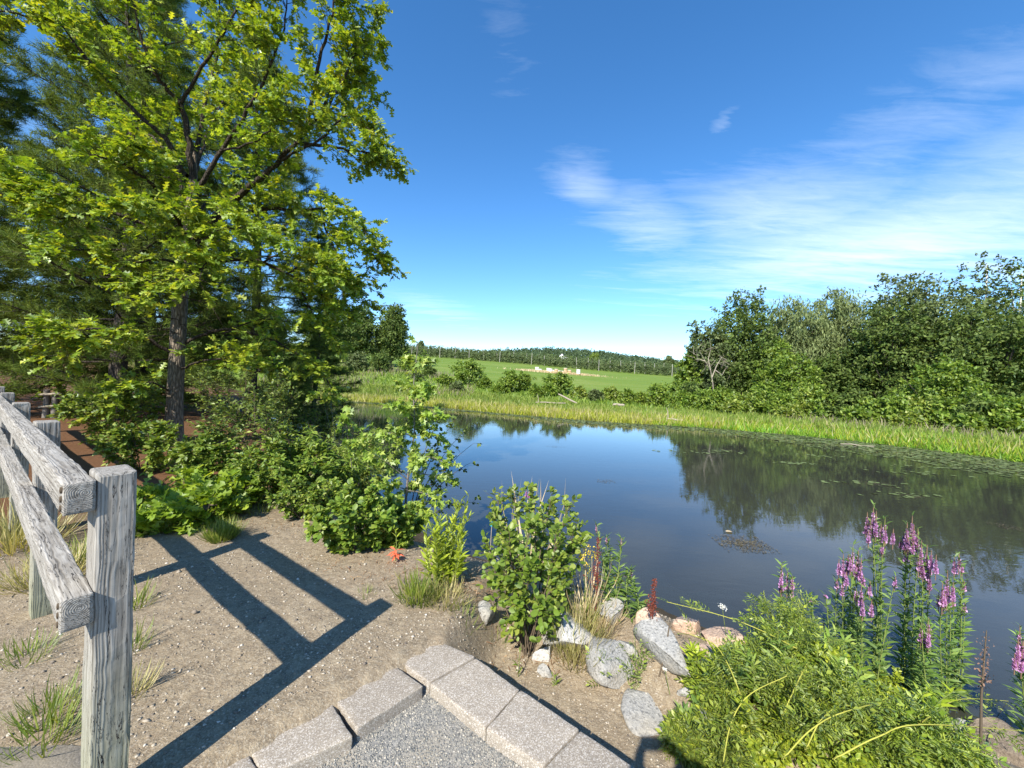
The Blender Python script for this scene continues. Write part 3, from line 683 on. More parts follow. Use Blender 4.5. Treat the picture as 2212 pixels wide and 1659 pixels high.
# pebbles strewn on the sand
def pebbles():
    acc = Acc(); V0, F0 = ICO1; N = 42000
    th = rng.uniform(-1.05, 1.05, N); R = 1.0 + 3.9 * rng.random(N) ** 1.3
    x = R * np.sin(th); y = R * np.cos(th)
    dl = (x + .571) * NL[0] + (y - 2.048) * NL[1]; dr = (x + .153) * NR[0] + (y - 2.091) * NR[1]
    keep = (np.maximum(dl, dr) > .03) & (pond_d(x, y) > .4)
    x, y = x[keep], y[keep]; n = len(x)
    z = hgt(x, y); s = .0025 + .007 * rng.random(n) ** 4 + .002 * rng.random(n); s *= np.where(rng.random(n) < .012, 2.0, 1)
    cl = .5 + .5 * wav(x, y, .5, 4, 3); k = rng.random(n) < np.clip(cl, .25, 1); x, y, z, s = x[k], y[k], z[k], s[k]; n = len(x)
    sc = np.stack([s * rng.uniform(.8, 1.4, n), s * rng.uniform(.7, 1.2, n), s * rng.uniform(.4, .8, n)], -1)
    P = np.stack([x, y, z + sc[:, 2] * .3], -1)
    V = P[:, None] + V0[None] * sc[:, None] * (1 + .2 * rng.normal(size=(n, len(V0), 1)))
    F = (np.arange(n)[:, None, None] * len(V0) + F0[None]).reshape(-1, 3)
    m = Mat('pebble'); g = m.n('ShaderNodeNewGeometry').outputs['Random Per Island']
    c = m.ramp(g, [(0, (.12, .10, .085)), (.35, (.27, .22, .16)), (.7, (.38, .33, .26)), (.95, (.44, .39, .32)), (1, (.56, .52, .46))])
    ob('pebbles', mesh_np('pebbles', V, F), m.out(m.prin(c, .8, None, .25)), kind='stuff', label='loose pebbles and grit strewn over the sandy bank', category='pebbles')
    n = 34000; x = rng.uniform(-1.1, .6, n); y = rng.uniform(1.05, 1.95, n); dl = (x + .571) * NL[0] + (y - 2.048) * NL[1]; dr = (x + .153) * NR[0] + (y - 2.091) * NR[1]; k = (dl < -.235) & (dr < -.235); x, y = x[k], y[k]; n = len(x)
    s = rng.uniform(.002, .0055, n); sc = np.stack([s * rng.uniform(.8, 1.3, n), s * rng.uniform(.7, 1.1, n), s * rng.uniform(.5, .9, n)], -1); P = np.stack([x, y, PATHZ + sc[:, 2] * .25], -1)
    V = P[:, None] + V0[None] * sc[:, None] * (1 + .22 * rng.normal(size=(n, len(V0), 1))); F = (np.arange(n)[:, None, None] * len(V0) + F0[None]).reshape(-1, 3)
    m = Mat('crushed_stone'); g = m.n('ShaderNodeNewGeometry').outputs['Random Per Island']
    c = m.ramp(g, [(0, (.10, .105, .105)), (.4, (.19, .19, .18)), (.75, (.29, .275, .24)), (.94, (.40, .36, .29)), (1, (.52, .48, .42))])
    ob('gravel', mesh_np('gravel', V, F), m.out(m.prin(c, .85, None, .2)), kind='stuff', label='blue-grey crushed gravel filling the path between the kerb blocks', category='gravel')
pebbles()

# ------------------------------------------------------------------ plant builders
def leaves_into(root, T, pos, x, n, s, mat, mat2=None, frac2=0, nobj=0, name='foliage', leafname='leaf', wid=None):
    """foliage as one mass; the nobj leaves nearest to the camera as parts of their own"""
    base = np.array(root.location)
    order = np.argsort(np.linalg.norm(pos - np.array([0, 0, EYE]), axis=1)); near, rest = order[:nobj], order[nobj:]
    s = np.broadcast_to(s, (len(pos),))
    if nobj:
        lm = mesh_np(leafname, T[0], T[1]); lm.materials.append(mat)
        for m4 in frames(pos[near] - base, x[near], n[near], s[near]):
            o = ob(leafname, lm, None, root); o.matrix_local = m4
    groups = [(rest, mat, name)]
    if mat2 is not None and frac2 > 0:
        k = rng.random(len(rest)) < frac2; groups = [(rest[~k], mat, name), (rest[k], mat2, name)]
    for idx, mt, nm in groups:
        if len(idx) == 0: continue
        V, F = place(T, pos[idx] - base, x[idx], n[idx], s[idx], None if wid is None else wid[idx])
        ob(nm, mesh_np(nm, V, F), mt, root, kind='stuff')
def twigleaves(A, B, per, spread=.25, droop=.15, tipbias=.6, upw=.9, rnd=.65):
    """leaf origins, axes, normals along twigs A->B"""
    N = len(A); t = np.sort(rng.random((N, per)) ** tipbias, 1); D = nrm(B - A)
    pos = A[:, None] + (B - A)[:, None] * t[..., None]
    side = np.cross(D, UPZ); side = nrm(side)[:, None] * np.where(np.arange(per) % 2, 1, -1)[None, :, None]
    x = nrm(D[:, None] * .75 + side * .8 + rng.normal(size=(N, per, 3)) * spread * 1.6 - UPZ * droop)
    n = nrm(UPZ * upw + SUNV * .35 + rng.normal(size=(N, per, 3)) * rnd)
    return pos.reshape(-1, 3), x.reshape(-1, 3), n.reshape(-1, 3)
def shrub(name, label, cat, P, H, Wd, T, size, mat, stems=7, twigs=22, per=8, twl=.24, droop=.15, stemmat='twig', r=.008, mat2=None, frac2=0, nobj=0, depth=None, low=.12, hv=(.8, 1.03), group=None, lean=(0, 0), tips=None, tipbias=.6, rnd=.65):
    P = np.asarray(P, float); root = thing(name, label, cat, P, 0, group)
    depth = Wd if depth is None else depth
    TA, TB = [], []; acct = Acc()
    for i in range(stems):
        a = 2 * math.pi * (i + rng.random()) / stems; q = math.sqrt(rng.uniform(.05, 1))
        hz = H * (1 - .45 * q * q) * rng.uniform(*hv) if tips is None else 0
        tip = P + np.array([math.cos(a) * q * Wd * .42 + lean[0] * H, math.sin(a) * q * depth * .42 + lean[1] * H, hz])
        if tips is not None: tip = np.asarray(tips[i % len(tips)], float)
        b0 = P + np.array([math.cos(a) * Wd * .06, math.sin(a) * depth * .06, -.03])
        mid = (b0 + tip) / 2 + np.array([0, 0, H * .14]) + rng.normal(size=3) * H * .05
        C = bez(b0, mid, tip, np.linspace(0, 1, 8)); acc = Acc(); tube(acc, C - P, np.linspace(r, r * .3, 8), 5)
        ob('stem', acc.mesh('stem', True), G[stemmat], root)
        t = low + (1 - low) * rng.random(twigs) ** .8; t[-1] = 1.0; A = bez(b0, mid, tip, t)
        outw = A - (P + np.array([0, 0, H * .35])); outw[:, 2] *= .6
        d = nrm(nrm(outw) * .8 + UPZ * .45 + rng.normal(size=(twigs, 3)) * .55 - UPZ * droop * .8)
        L = H * twl * rng.uniform(.5, 1.15, twigs); TA.append(A); TB.append(A + d * L[:, None])
    A = np.concatenate(TA); B = np.concatenate(TB)
    gzv = hgt(B[:, 0], B[:, 1]) + .03; B[:, 2] = np.maximum(B[:, 2], gzv)
    tubes3(acct, A - P, B - P, r * .35, r * .12)
    ob('twigs', acct.mesh('twigs'), G[stemmat], root, kind='stuff')
    pos, x, n = twigleaves(A, B, per, droop=droop, tipbias=tipbias, rnd=rnd)
    leaves_into(root, T, pos, x, n, size * rng.uniform(.6, 1.2, len(pos)), G[mat], G[mat2] if mat2 else None, frac2, nobj)
    return root
def tuft(name, label, P, n, h, spread, mat, group=None, wid=1.0, mat2=None, cat='grass'):
    P = np.asarray(P, float); a = rng.uniform(0, 6.283, n); q = np.sqrt(rng.random(n))
    pos = np.stack([np.cos(a) * q * spread * .45, np.sin(a) * q * spread * .45, np.zeros(n)], -1) + P; pos[:, 2] = hgt(pos[:, 0], pos[:, 1]) - .01
    x = nrm(np.stack([np.cos(a) * (.15 + q * .75), np.sin(a) * (.15 + q * .75), np.ones(n)], -1) + rng.normal(size=(n, 3)) * .2)
    nn = nrm(np.stack([-np.cos(a), -np.sin(a), np.full(n, .4)], -1) * -1 + rng.normal(size=(n, 3)) * .3)
    V, F = place(BLADE, pos - P, x, nn, h * rng.uniform(.5, 1.1, n), np.full(n, wid))
    o = ob(name, mesh_np(name, V, F), G[mat], loc=tuple(P), label=label, category=cat)
    if group: o['group'] = group
    return o

# ------------------------------------------------------------------ the oak by the fence
def build_oak():
    YT = 7.2; B = aty(375, 985, YT); base = np.array([B[0], B[1], gz(B[0], B[1])])
    root = thing('oak_tree', 'tall oak with lobed bright green leaves and rough grey trunk beside the fence', 'tree', base)
    tr = [(374, 1000, 7.2), (376, 900, 7.2), (382, 780, 7.2), (386, 700, 7.2), (392, 620, 7.2), (404, 540, 7.2), (412, 470, 7.2), (417, 395, 7.2), (420, 330, 7.3)]
    TP = np.array([aty(*p) for p in tr]); TP[0, 2] = base[2] - .1
    TPs = crsmooth(TP, 5); rr = np.interp(np.linspace(0, 1, len(TPs)), [0, .04, .15, .5, .75, .92, 1], [.2, .155, .128, .11, .09, .06, .03])
    rr = rr * (1 + .05 * wav(np.arange(len(rr)) * .7, np.zeros(len(rr)), 1.1, 2, 2))
    acc = Acc(); tube(acc, TPs - base, rr, 14); ob('trunk', acc.mesh('trunk', True), G['bark'], root)
    limbs = [  # pixel paths with depth, start radius, leaf density
        ([(412, 520, 7.2), (500, 437, 7.05), (575, 375, 6.9), (640, 306, 6.8), (720, 210, 6.6), (778, 90, 6.5)], .07, 1.1),
        ([(639, 306, 6.8), (731, 320, 6.6), (789, 330, 6.5), (840, 346, 6.4)], .03, 1.2),
        ([(600, 350, 6.85), (690, 300, 6.5), (754, 250, 6.3), (809, 290, 6.2)], .025, 1.0),
        ([(690, 245, 6.7), (746, 140, 6.9), (813, 60, 7.0)], .025, 1.2),
        ([(660, 285, 6.75), (690, 130, 6.4), (720, 10, 6.2), (730, -90, 6.1)], .035, 1.2),
        ([(417, 395, 7.2), (403, 278, 7.0), (389, 227, 6.9), (338, 162, 6.6), (300, 60, 6.3), (280, -60, 6.1)], .06, 1.1),
        ([(400, 440, 7.2), (370, 319, 6.9), (278, 227, 6.5), (185, 125, 6.1), (120, 40, 5.8)], .055, 1.1),
        ([(260, 210, 6.4), (150, 90, 6.2), (40, 30, 6.0), (-80, 20, 5.9)], .03, 1.0),
        ([(338, 162, 6.6), (200, 60, 6.9), (60, -20, 7.0)], .03, 1.0),
        ([(412, 440, 7.2), (470, 340, 6.9), (545, 220, 6.6), (600, 100, 6.4), (625, -20, 6.3)], .045, 1.1),
        ([(389, 227, 6.9), (460, 110, 6.5), (520, 0, 6.2), (540, -90, 6.1)], .03, 1.1),
        ([(417, 380, 7.25), (440, 250, 7.6), (470, 100, 7.8), (470, -80, 7.8)], .05, 1.1),
        ([(470, 330, 6.9), (560, 300, 6.4), (620, 230, 6.1)], .022, .9),
        ([(412, 505, 7.2), (520, 460, 7.3), (640, 455, 7.3), (739, 500, 7.2), (828, 574, 7.0)], .05, 1.2),
        ([(640, 455, 7.3), (720, 450, 7.0), (778, 490, 6.8), (817, 545, 6.7)], .02, 1.0),
        ([(700, 480, 7.25), (731, 560, 7.4), (778, 620, 7.4)], .02, .9),
        ([(398, 560, 7.2), (300, 480, 6.6), (150, 430, 6.1), (15, 400, 5.8)], .045, 1.1),
        ([(200, 445, 6.3), (110, 400, 6.2), (20, 372, 6.2)], .02, 1.0),
        ([(220, 455, 6.3), (130, 470, 6.0), (60, 440, 5.8)], .018, .9),
        ([(410, 480, 7.2), (340, 410, 6.4), (260, 350, 5.9), (185, 330, 5.6)], .04, 1.2),
        ([(380, 440, 6.8), (330, 350, 6.2), (280, 320, 5.9)], .02, 1.1),
        ([(405, 520, 7.2), (380, 470, 6.3), (330, 440, 5.7), (290, 450, 5.4)], .035, 1.2),
        ([(400, 560, 7.2), (410, 540, 6.4), (440, 560, 5.9), (430, 610, 5.7)], .03, 1.2),
        ([(400, 540, 7.2), (470, 500, 6.3), (540, 490, 5.9), (610, 520, 5.7)], .03, 1.2),
        ([(395, 590, 7.2), (520, 560, 7.0), (620, 590, 6.9), (700, 640, 6.8), (754, 680, 6.8)], .04, 1.0),
        ([(560, 570, 6.95), (640, 540, 6.5), (720, 590, 6.4)], .02, 1.0),
        ([(398, 570, 7.2), (340, 560, 6.6), (270, 570, 6.3), (210, 545, 6.1)], .028, .8),
        ([(260, 540, 6.3), (170, 540, 6.1), (115, 545, 5.9)], .016, .8),
        ([(383, 770, 7.2), (290, 720, 6.7), (160, 715, 6.2), (60, 748, 6.0)], .035, 1.3),
        ([(250, 715, 6.5), (200, 740, 6.2), (150, 770, 6.1)], .016, 1.1),
        ([(384, 750, 7.2), (470, 715, 7.4), (580, 730, 7.6), (690, 800, 7.6), (720, 850, 7.6)], .035, .9),
        ([(480, 720, 7.4), (560, 690, 7.6), (660, 700, 7.8)], .02, .8),
        ([(383, 800, 7.2), (440, 780, 6.9), (510, 775, 6.7), (580, 800, 6.6)], .022, .9),
        ([(378, 850, 7.2), (330, 830, 6.8), (280, 840, 6.6), (240, 870, 6.5)], .02, .9),
        ([(620, 590, 6.9), (690, 560, 7.0), (746, 600, 7.1), (778, 650, 7.1)], .02, 1.2),
        ([(640, 610, 6.9), (680, 680, 7.2), (730, 740, 7.3)], .018, 1.2),
        ([(640, 300, 6.8), (700, 250, 7.2), (770, 190, 7.3), (801, 200, 7.3)], .025, 1.2),
        ([(400, 600, 7.2), (340, 600, 6.4), (300, 640, 6.1)], .02, 1.2),
        ([(405, 480, 7.2), (470, 430, 8.2), (560, 420, 9.2), (640, 430, 9.8)], .035, .8),
        ([(417, 380, 7.2), (450, 280, 8.4), (500, 180, 9.4)], .035, .8),
        ([(405, 380, 7.2), (330, 300, 8.2), (240, 240, 9.2)], .035, .8),
    ]
    TA, TB, RA = [], [], []
    for path, r0, dens in limbs:
        C = crsmooth([aty(*p) for p in path], 6); n = len(C)
        C[1:-1] += rng.normal(size=(n - 2, 3)) * .012
        acc = Acc(); tube(acc, C - base, np.linspace(r0, r0 * .16, n), 7)
        ob('limb', acc.mesh('limb', True), G['bark_limb'], root)
        L = np.linalg.norm(np.diff(C, axis=0), axis=1).sum(); k = int(L * 9.5 * dens) + 9
        t = .16 + .84 * rng.random(k) ** .75; t[:3] = (1, .98, .95)
        A = polyat(C, t); D = nrm(polyat(C, np.minimum(t + .03, 1)) - polyat(C, t - .03))
        sd = nrm(np.cross(D, UPZ)) * np.where(rng.random(k) < .5, 1, -1)[:, None]
        d = nrm(D * .55 + sd * .85 + UPZ * rng.normal(.12, .35, k)[:, None] + rng.normal(size=(k, 3)) * .25)
        ln = rng.uniform(.22, .62, k) * (1.15 - .45 * t)
        TA.append(A); TB.append(A + d * ln[:, None]); RA.append(np.full(k, .006))
        # side twiglets
        m = rng.random(k) < .75; A2 = A[m] + d[m] * (ln[m] * rng.uniform(.3, .8, m.sum()))[:, None]
        d2 = nrm(d[m] + rng.normal(size=(m.sum(), 3)) * np.array([.8, .8, .35])); TA.append(A2); TB.append(A2 + d2 * rng.uniform(.15, .38, m.sum())[:, None]); RA.append(np.full(m.sum(), .0035))
    A = np.concatenate(TA); Bq = np.concatenate(TB); R = np.concatenate(RA)
    acc = Acc(); tubes3(acc, A - base, Bq - base, R, R * .4); 
    # bare dead twigs below the crown
    for px in [((384, 690), (330, 680)), ((384, 720), (300, 700)), ((388, 640), (470, 660)), ((386, 700), (450, 705)), ((640, 330), (560, 180))]:
        a = aty(*px[0], 7.1); b = aty(*px[1], 6.9); aa = a + (b - a) * rng.random((14, 1)); bb = aa + (b - a) * .25 + rng.normal(size=(14, 3)) * .16
        tubes3(acc, np.vstack([[a], aa]) - base, np.vstack([[b], bb]) - base, .007, .002)
    ob('twigs', acc.mesh('twigs'), G['bark_limb'], root, kind='stuff')
    pos, x, n = twigleaves(A, Bq, 13, spread=.3, droop=.22, tipbias=.55, upw=.8, rnd=.5)
    s = .12 * rng.uniform(.55, 1.3, len(pos))
    leaves_into(root, OAK, pos, x, n, s, G['oak'], G['oak_yellow'], .22, nobj=280)
build_oak()

# ------------------------------------------------------------------ white pines behind it
def pine_mesh(H, R, seed, low=.06):
    global rng
    keep = rng; rng = np.random.default_rng(seed)
    acc = Acc(); tz = np.linspace(-.2, H, 14); TP = np.stack([.12 * np.sin(tz * .4 + seed), .12 * np.cos(tz * .35 + seed), tz], -1)
    tube(acc, TP, np.interp(tz, [0, H], [H * .0135, .02]), 9)
    A_, B_ = [], []
    z = H * low; pos = []; xs = []
    while z < H * .985:
        f = z / H; nb = rng.integers(4, 7); a0 = rng.uniform(0, 6.28)
        for i in range(nb):
            a = a0 + i * 6.283 / nb + rng.normal() * .2; L = R * (1 - f) ** .62 * rng.uniform(.65, 1.1) * (1 if f > .12 else .75)
            if L < .25: L = .25
            b0 = np.array([.12 * math.sin(z * .4 + seed), .12 * math.cos(z * .35 + seed), z]); dr = np.array([math.cos(a), math.sin(a), 0])
            tip = b0 + dr * L + UPZ * L * rng.uniform(.0, .28); mid = (b0 + tip) / 2 - UPZ * L * .05
            t = np.linspace(0, 1, 6); C = bez(b0, mid, tip, t); tube(acc, C, np.linspace(.012 + .009 * L, .006, 6), 4, False)
            k = int(10 + L * 9); tt = .22 + .78 * rng.random(k); S = bez(b0, mid, tip, tt); sd = np.array([-dr[1], dr[0], 0]) * np.where(rng.random(k) < .5, 1, -1)[:, None]
            d = nrm(dr * .7 + sd * .75 + UPZ * rng.normal(.25, .25, k)[:, None] + rng.normal(size=(k, 3)) * .2); ln = L * .32 * (1.15 - tt) + .22 * rng.random(k) + .1
            E_ = S + d * ln[:, None]; A_.append(S); B_.append(E_)
            q = 6; u = np.linspace(.2, 1, q)[None, :, None]
            pp = S[:, None] + (E_ - S)[:, None] * u + rng.normal(size=(k, q, 3)) * .03
            pos.append(pp.reshape(-1, 3)); xs.append(np.repeat(nrm(d + UPZ * .15), q, 0) + rng.normal(size=(k * q, 3)) * .3)
        z += H * .03 + .28 * rng.random()
    tubes3(acc, np.concatenate(A_), np.concatenate(B_), .007, .003)
    pos = np.concatenate(pos); xs = nrm(np.concatenate(xs))
    V, F = place(TUFT, pos, xs, nrm(rng.normal(size=pos.shape)), .19 * rng.uniform(.7, 1.2, len(pos)))
    print('pine tufts', len(pos)); rng = keep
    return acc.mesh('trunk', True), mesh_np('crown', V, F)
def build_pines():
    p1 = pine_mesh(15, 3.4, 5); p2 = pine_mesh(12, 3.0, 8, .03)
    for a, b in (p1, p2): a.materials.append(G['bark2']); b.materials.append(G['pine'])
    spots = [((-10.6, 10.4), 0, 1.0, .3, 'white pine with a bare trunk stretch showing above the oak leaves'),
             ((-14.5, 9.6), 1, 1.05, 1.2, 'feathery white pine over the fence at the left picture edge'),
             ((-9.0, 13.2), 1, 1.1, 2.2, 'white pine directly behind the oak trunk'),
             ((-13.2, 13.6), 0, 1.1, 4.0, 'tall white pine behind the pole fence'),
             ((-18.5, 13.0), 0, 1.05, 5.1, 'farthest white pine at the left picture edge'),
             ((-8.2, 16.0), 1, .72, 3.1, 'low dark white pine between the oak and the pond'),
             ((-17.0, 18.0), 1, 1.2, .9, 'white pine deep in the grove')]
    for (x, y), k, s, rz, lab in spots:
        root = thing('pine_tree', lab, 'tree', (x, y, gz(x, y)), rz, 'white pines in the grove'); root.scale = (s, s, s)
        ob('trunk', (p1, p2)[k][0], None, root); ob('crown', (p1, p2)[k][1], None, root, kind='stuff')
build_pines()

# ------------------------------------------------------------------ shrubs on the near bank, left of the pond
def near_shrubs():
    def at(x, y, Y): p = aty(x, y, Y); return (p[0], p[1], gz(p[0], p[1]))
    def sz(px, Y): return px / FPX * Y
    g = 'undergrowth shrubs on the near bank'
    rows = [  # x, foot y, top y, width px, leaf, size, material, stems, twigs, per, label
        (255, 975, 800, 200, OVATE, .08, 'mid', 10, 46, 8, 'leafy shrub left of the oak trunk beside the needle-covered strip'),
        (315, 1030, 900, 200, OVATE, .07, 'light', 10, 46, 8, 'pale green shrub in front of the oak, nearest the fence shadow'),
        (455, 1060, 940, 200, OVATE, .065, 'mid', 11, 50, 8, 'dense shrub right in front of the oak trunk'),
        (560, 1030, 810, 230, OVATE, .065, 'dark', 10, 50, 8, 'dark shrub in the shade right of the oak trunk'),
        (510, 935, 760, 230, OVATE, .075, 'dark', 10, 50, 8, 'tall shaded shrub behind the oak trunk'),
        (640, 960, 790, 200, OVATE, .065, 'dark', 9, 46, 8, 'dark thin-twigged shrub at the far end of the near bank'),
        (560, 1095, 965, 180, OVATE, .042, 'light', 11, 50, 9, 'fine-leaved yellowish shrub between the oak and the sapling'),
        (635, 1090, 920, 190, OVATE, .06, 'mid', 11, 50, 9, 'broad green shrub between the oak and the narrow-leaved shrubs'),
        (690, 1090, 915, 180, LANCE, .10, 'mid', 11, 50, 9, 'shrub with drooping narrow leaves left of the sapling'),
        (775, 1095, 925, 160, LANCE, .10, 'light', 12, 54, 9, 'yellow-green shrub with drooping narrow leaves against the water'),
        (665, 1130, 1020, 180, OVATE, .045, 'light', 10, 40, 9, 'low bright vine-like shrub at the edge of the sand'),
        (775, 1195, 1040, 210, ROUND, .05, 'mid', 11, 46, 9, 'round-leaved shrub sprawling over the sand below the sapling'),
        (860, 1190, 1090, 130, ROUND, .05, 'mid', 9, 40, 9, 'upright round-leaved shrub under the sapling'),
        (700, 980, 860, 150, OVATE, .065, 'mid', 9, 40, 8, 'shrub by the water behind the narrow-leaved shrubs'),
        (190, 915, 810, 190, OVATE, .09, 'mid', 8, 34, 8, 'low shrub beneath the pines at the end of the fence shadow')]
    for x, yf, yt, w, T, s, mt, st, tw, per, lab in rows:
        P = gp(x, yf - 12); Y = P[1]; H = aty(x, yt, Y)[2] - P[2]
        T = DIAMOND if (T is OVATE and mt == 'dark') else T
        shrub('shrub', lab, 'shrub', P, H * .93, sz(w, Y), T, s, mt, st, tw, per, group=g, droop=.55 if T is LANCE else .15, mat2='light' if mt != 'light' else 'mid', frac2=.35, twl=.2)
    # oak seedlings with big leaves on the ground by the fence shadow
    for i, (x, y, Y, h, lab) in enumerate([(440, 1085, 4.6, .32, 'oak seedling with large pale lobed leaves at the edge of the fence shadow'), (360, 1100, 4.3, .26, 'oak seedling in the fence shadow behind the front post'),
                                      (495, 1060, 4.9, .3, 'oak seedling next to the fine-leaved yellowish shrub'), (330, 1075, 4.6, .25, 'oak seedling peeping out right behind the front post'), (395, 1045, 5.2, .3, 'oak seedling in shade below the dense shrub')]):
        P = at(x, y, Y); P = gp(x, y + 45)
        shrub('oak_seedling', lab, 'seedling', P, h, .5, OAK, .13, 'oak', 6, 9, 6, twl=.4, group='oak seedlings by the fence shadow', r=.005, nobj=40)
    # maple sapling
    Y = 4.55; B = at(872, 1150, Y); top = aty(905, 742, Y)
    root = thing('maple_sapling', 'slender maple sapling with pale lobed leaves standing against the pond', 'tree', B); B = np.array(B)
    C = crsmooth([B + (0, 0, -.05), aty(880, 1040, Y), aty(895, 930, Y), aty(893, 840, Y), aty(903, 742, Y)], 5)
    acc = Acc(); tube(acc, C - B, np.linspace(.016, .003, len(C)), 6); ob('stem', acc.mesh('stem', True), G['twig_grey'], root)
    br = [((893, 850), (868, 830)), ((896, 870), (935, 840)), ((896, 900), (945, 905)), ((893, 900), (845, 880)), ((896, 940), (965, 955)), ((893, 945), (840, 935)), ((890, 985), (965, 1000)), ((889, 990), (820, 930)),
          ((886, 1020), (975, 1045)), ((885, 1030), (800, 985)), ((882, 1060), (955, 1085)), ((882, 1060), (815, 1050)), ((880, 1090), (930, 1120)), ((879, 1090), (830, 1095)), ((902, 800), (920, 780)), ((902, 800), (885, 785)), ((895, 925), (905, 930)), ((888, 1000), (900, 1010)), ((884, 1050), (890, 1060)), ((893, 880), (900, 890)), ((760, 1010), (745, 905)), ((885, 1040), (772, 960))]
    TA, TB = [], []; acc = Acc()
    for k, (a, b) in enumerate(br):
        dy = rng.uniform(-.35, .35); a3, b3 = aty(*a, Y), aty(*b, Y + dy); m3 = (a3 + b3) / 2 + UPZ * .06
        Cb = bez(a3, m3, b3, np.linspace(0, 1, 6)); tube(acc, Cb - B, np.linspace(.006, .002, 6), 4)
        t = .2 + .8 * rng.random(15); t[0] = 1; A = bez(a3, m3, b3, t); d = nrm(nrm(b3 - a3) * .6 + rng.normal(size=(15, 3)) * .7 + UPZ * .2); TA.append(A); TB.append(A + d * rng.uniform(.05, .17, 15)[:, None])
    t = rng.uniform(.3, 1, 26); A = polyat(C, t); TA.append(A); TB.append(A + nrm(rng.normal(size=(26, 3)) + UPZ * .3) * .13)
    A, Bq = np.concatenate(TA), np.concatenate(TB); tubes3(acc, A - B, Bq - B, .002, .001); ob('twigs', acc.mesh('twigs'), G['twig_grey'], root, kind='stuff')
    pos, x, n = twigleaves(A, Bq, 8, spread=.4, droop=.5, upw=.6, rnd=.6)
    leaves_into(root, MAPLE, pos, x, n, .07 * rng.uniform(.55, 1.25, len(pos)), G['maple'], None, 0, nobj=260)
    # alder with dark leaves reaching over the water
    Y = 5.0; B = np.array(at(880, 1120, Y)); root = thing('alder_shrub', 'sparse dark alder with thin branches reaching out over the water', 'shrub', B)
    acc = Acc(); TA, TB = [], []
    for b in [(1022, 958), (1015, 1000), (985, 905), (1000, 935), (960, 880), (990, 1040), (1020, 1085), (945, 960), (970, 990), (940, 1040)]:
        b3 = aty(*b, Y + rng.uniform(-.2, .5)); m3 = (B + b3) / 2 + np.array([-.15, 0, .2]); Cb = bez(B, m3, b3, np.linspace(0, 1, 8)); tube(acc, Cb - B, np.linspace(.008, .002, 8), 4)
        t = .5 + .5 * rng.random(9); t[0] = 1; A = bez(B, m3, b3, t); TA.append(A); TB.append(A + nrm(rng.normal(size=(9, 3)) + nrm(b3 - B) * .8) * .1)
    A, Bq = np.concatenate(TA), np.concatenate(TB); tubes3(acc, A - B, Bq - B, .002, .001); ob('twigs', acc.mesh('twigs'), G['twig'], root, kind='stuff')
    pos, x, n = twigleaves(A, Bq, 4, spread=.4); leaves_into(root, ROUND, pos, x, n, .05 * rng.uniform(.7, 1.2, len(pos)), G['dark'], nobj=60)
    # bare twiggy dead shrub at the water
    P = np.array(at(735, 960, 8.6)); root = thing('dead_shrub', 'bare grey twigs rising by the water behind the shrubs', 'shrub', P); acc = Acc()
    for i in range(9):
        b3 = P + np.array([rng.normal() * .5, rng.normal() * .3, rng.uniform(.9, 1.7)]); a = P + (b3 - P) * rng.random((8, 1)); tubes3(acc, [[0, 0, 0]], [b3 - P], .008, .002); tubes3(acc, a - P, a - P + rng.normal(size=(8, 3)) * .2 + UPZ * .15, .003, .001)
    ob('twigs', acc.mesh('twigs'), G['twig_grey'], root)
near_shrubs()

# old pole fence among the pine trunks
def pole_fence():
    a, b = gp(98, 903), gp(170, 903); d = b - a
    root = thing('pole_fence', 'old pole fence of two pale rails between posts under the pines', 'fence', a)
    for k, (t, h) in enumerate([(0, .75), (.25, .7), (.95, .95), (1.2, .8)]):
        acc = Acc(); p = d * t; p[2] = gz(*(a + p)[:2]) - a[2]; tube(acc, [p + (0, 0, -.05), p + (0, .02, h * .5), p + (.02, 0, h)], [.07, .065, .06], 8); ob('post', acc.mesh('post', True), G['twig_grey'], root)
    for z, dz in ((.62, .02), (.3, -.03)):
        acc = Acc(); tube(acc, [d * -.1 + (0, -.08, z), d * .5 + (0, -.09, z + .03), d * 1.25 + (0, -.08, z + dz)], [.03, .035, .028], 7); ob('rail', acc.mesh('rail', True), G['deadwood'], root)
pole_fence()

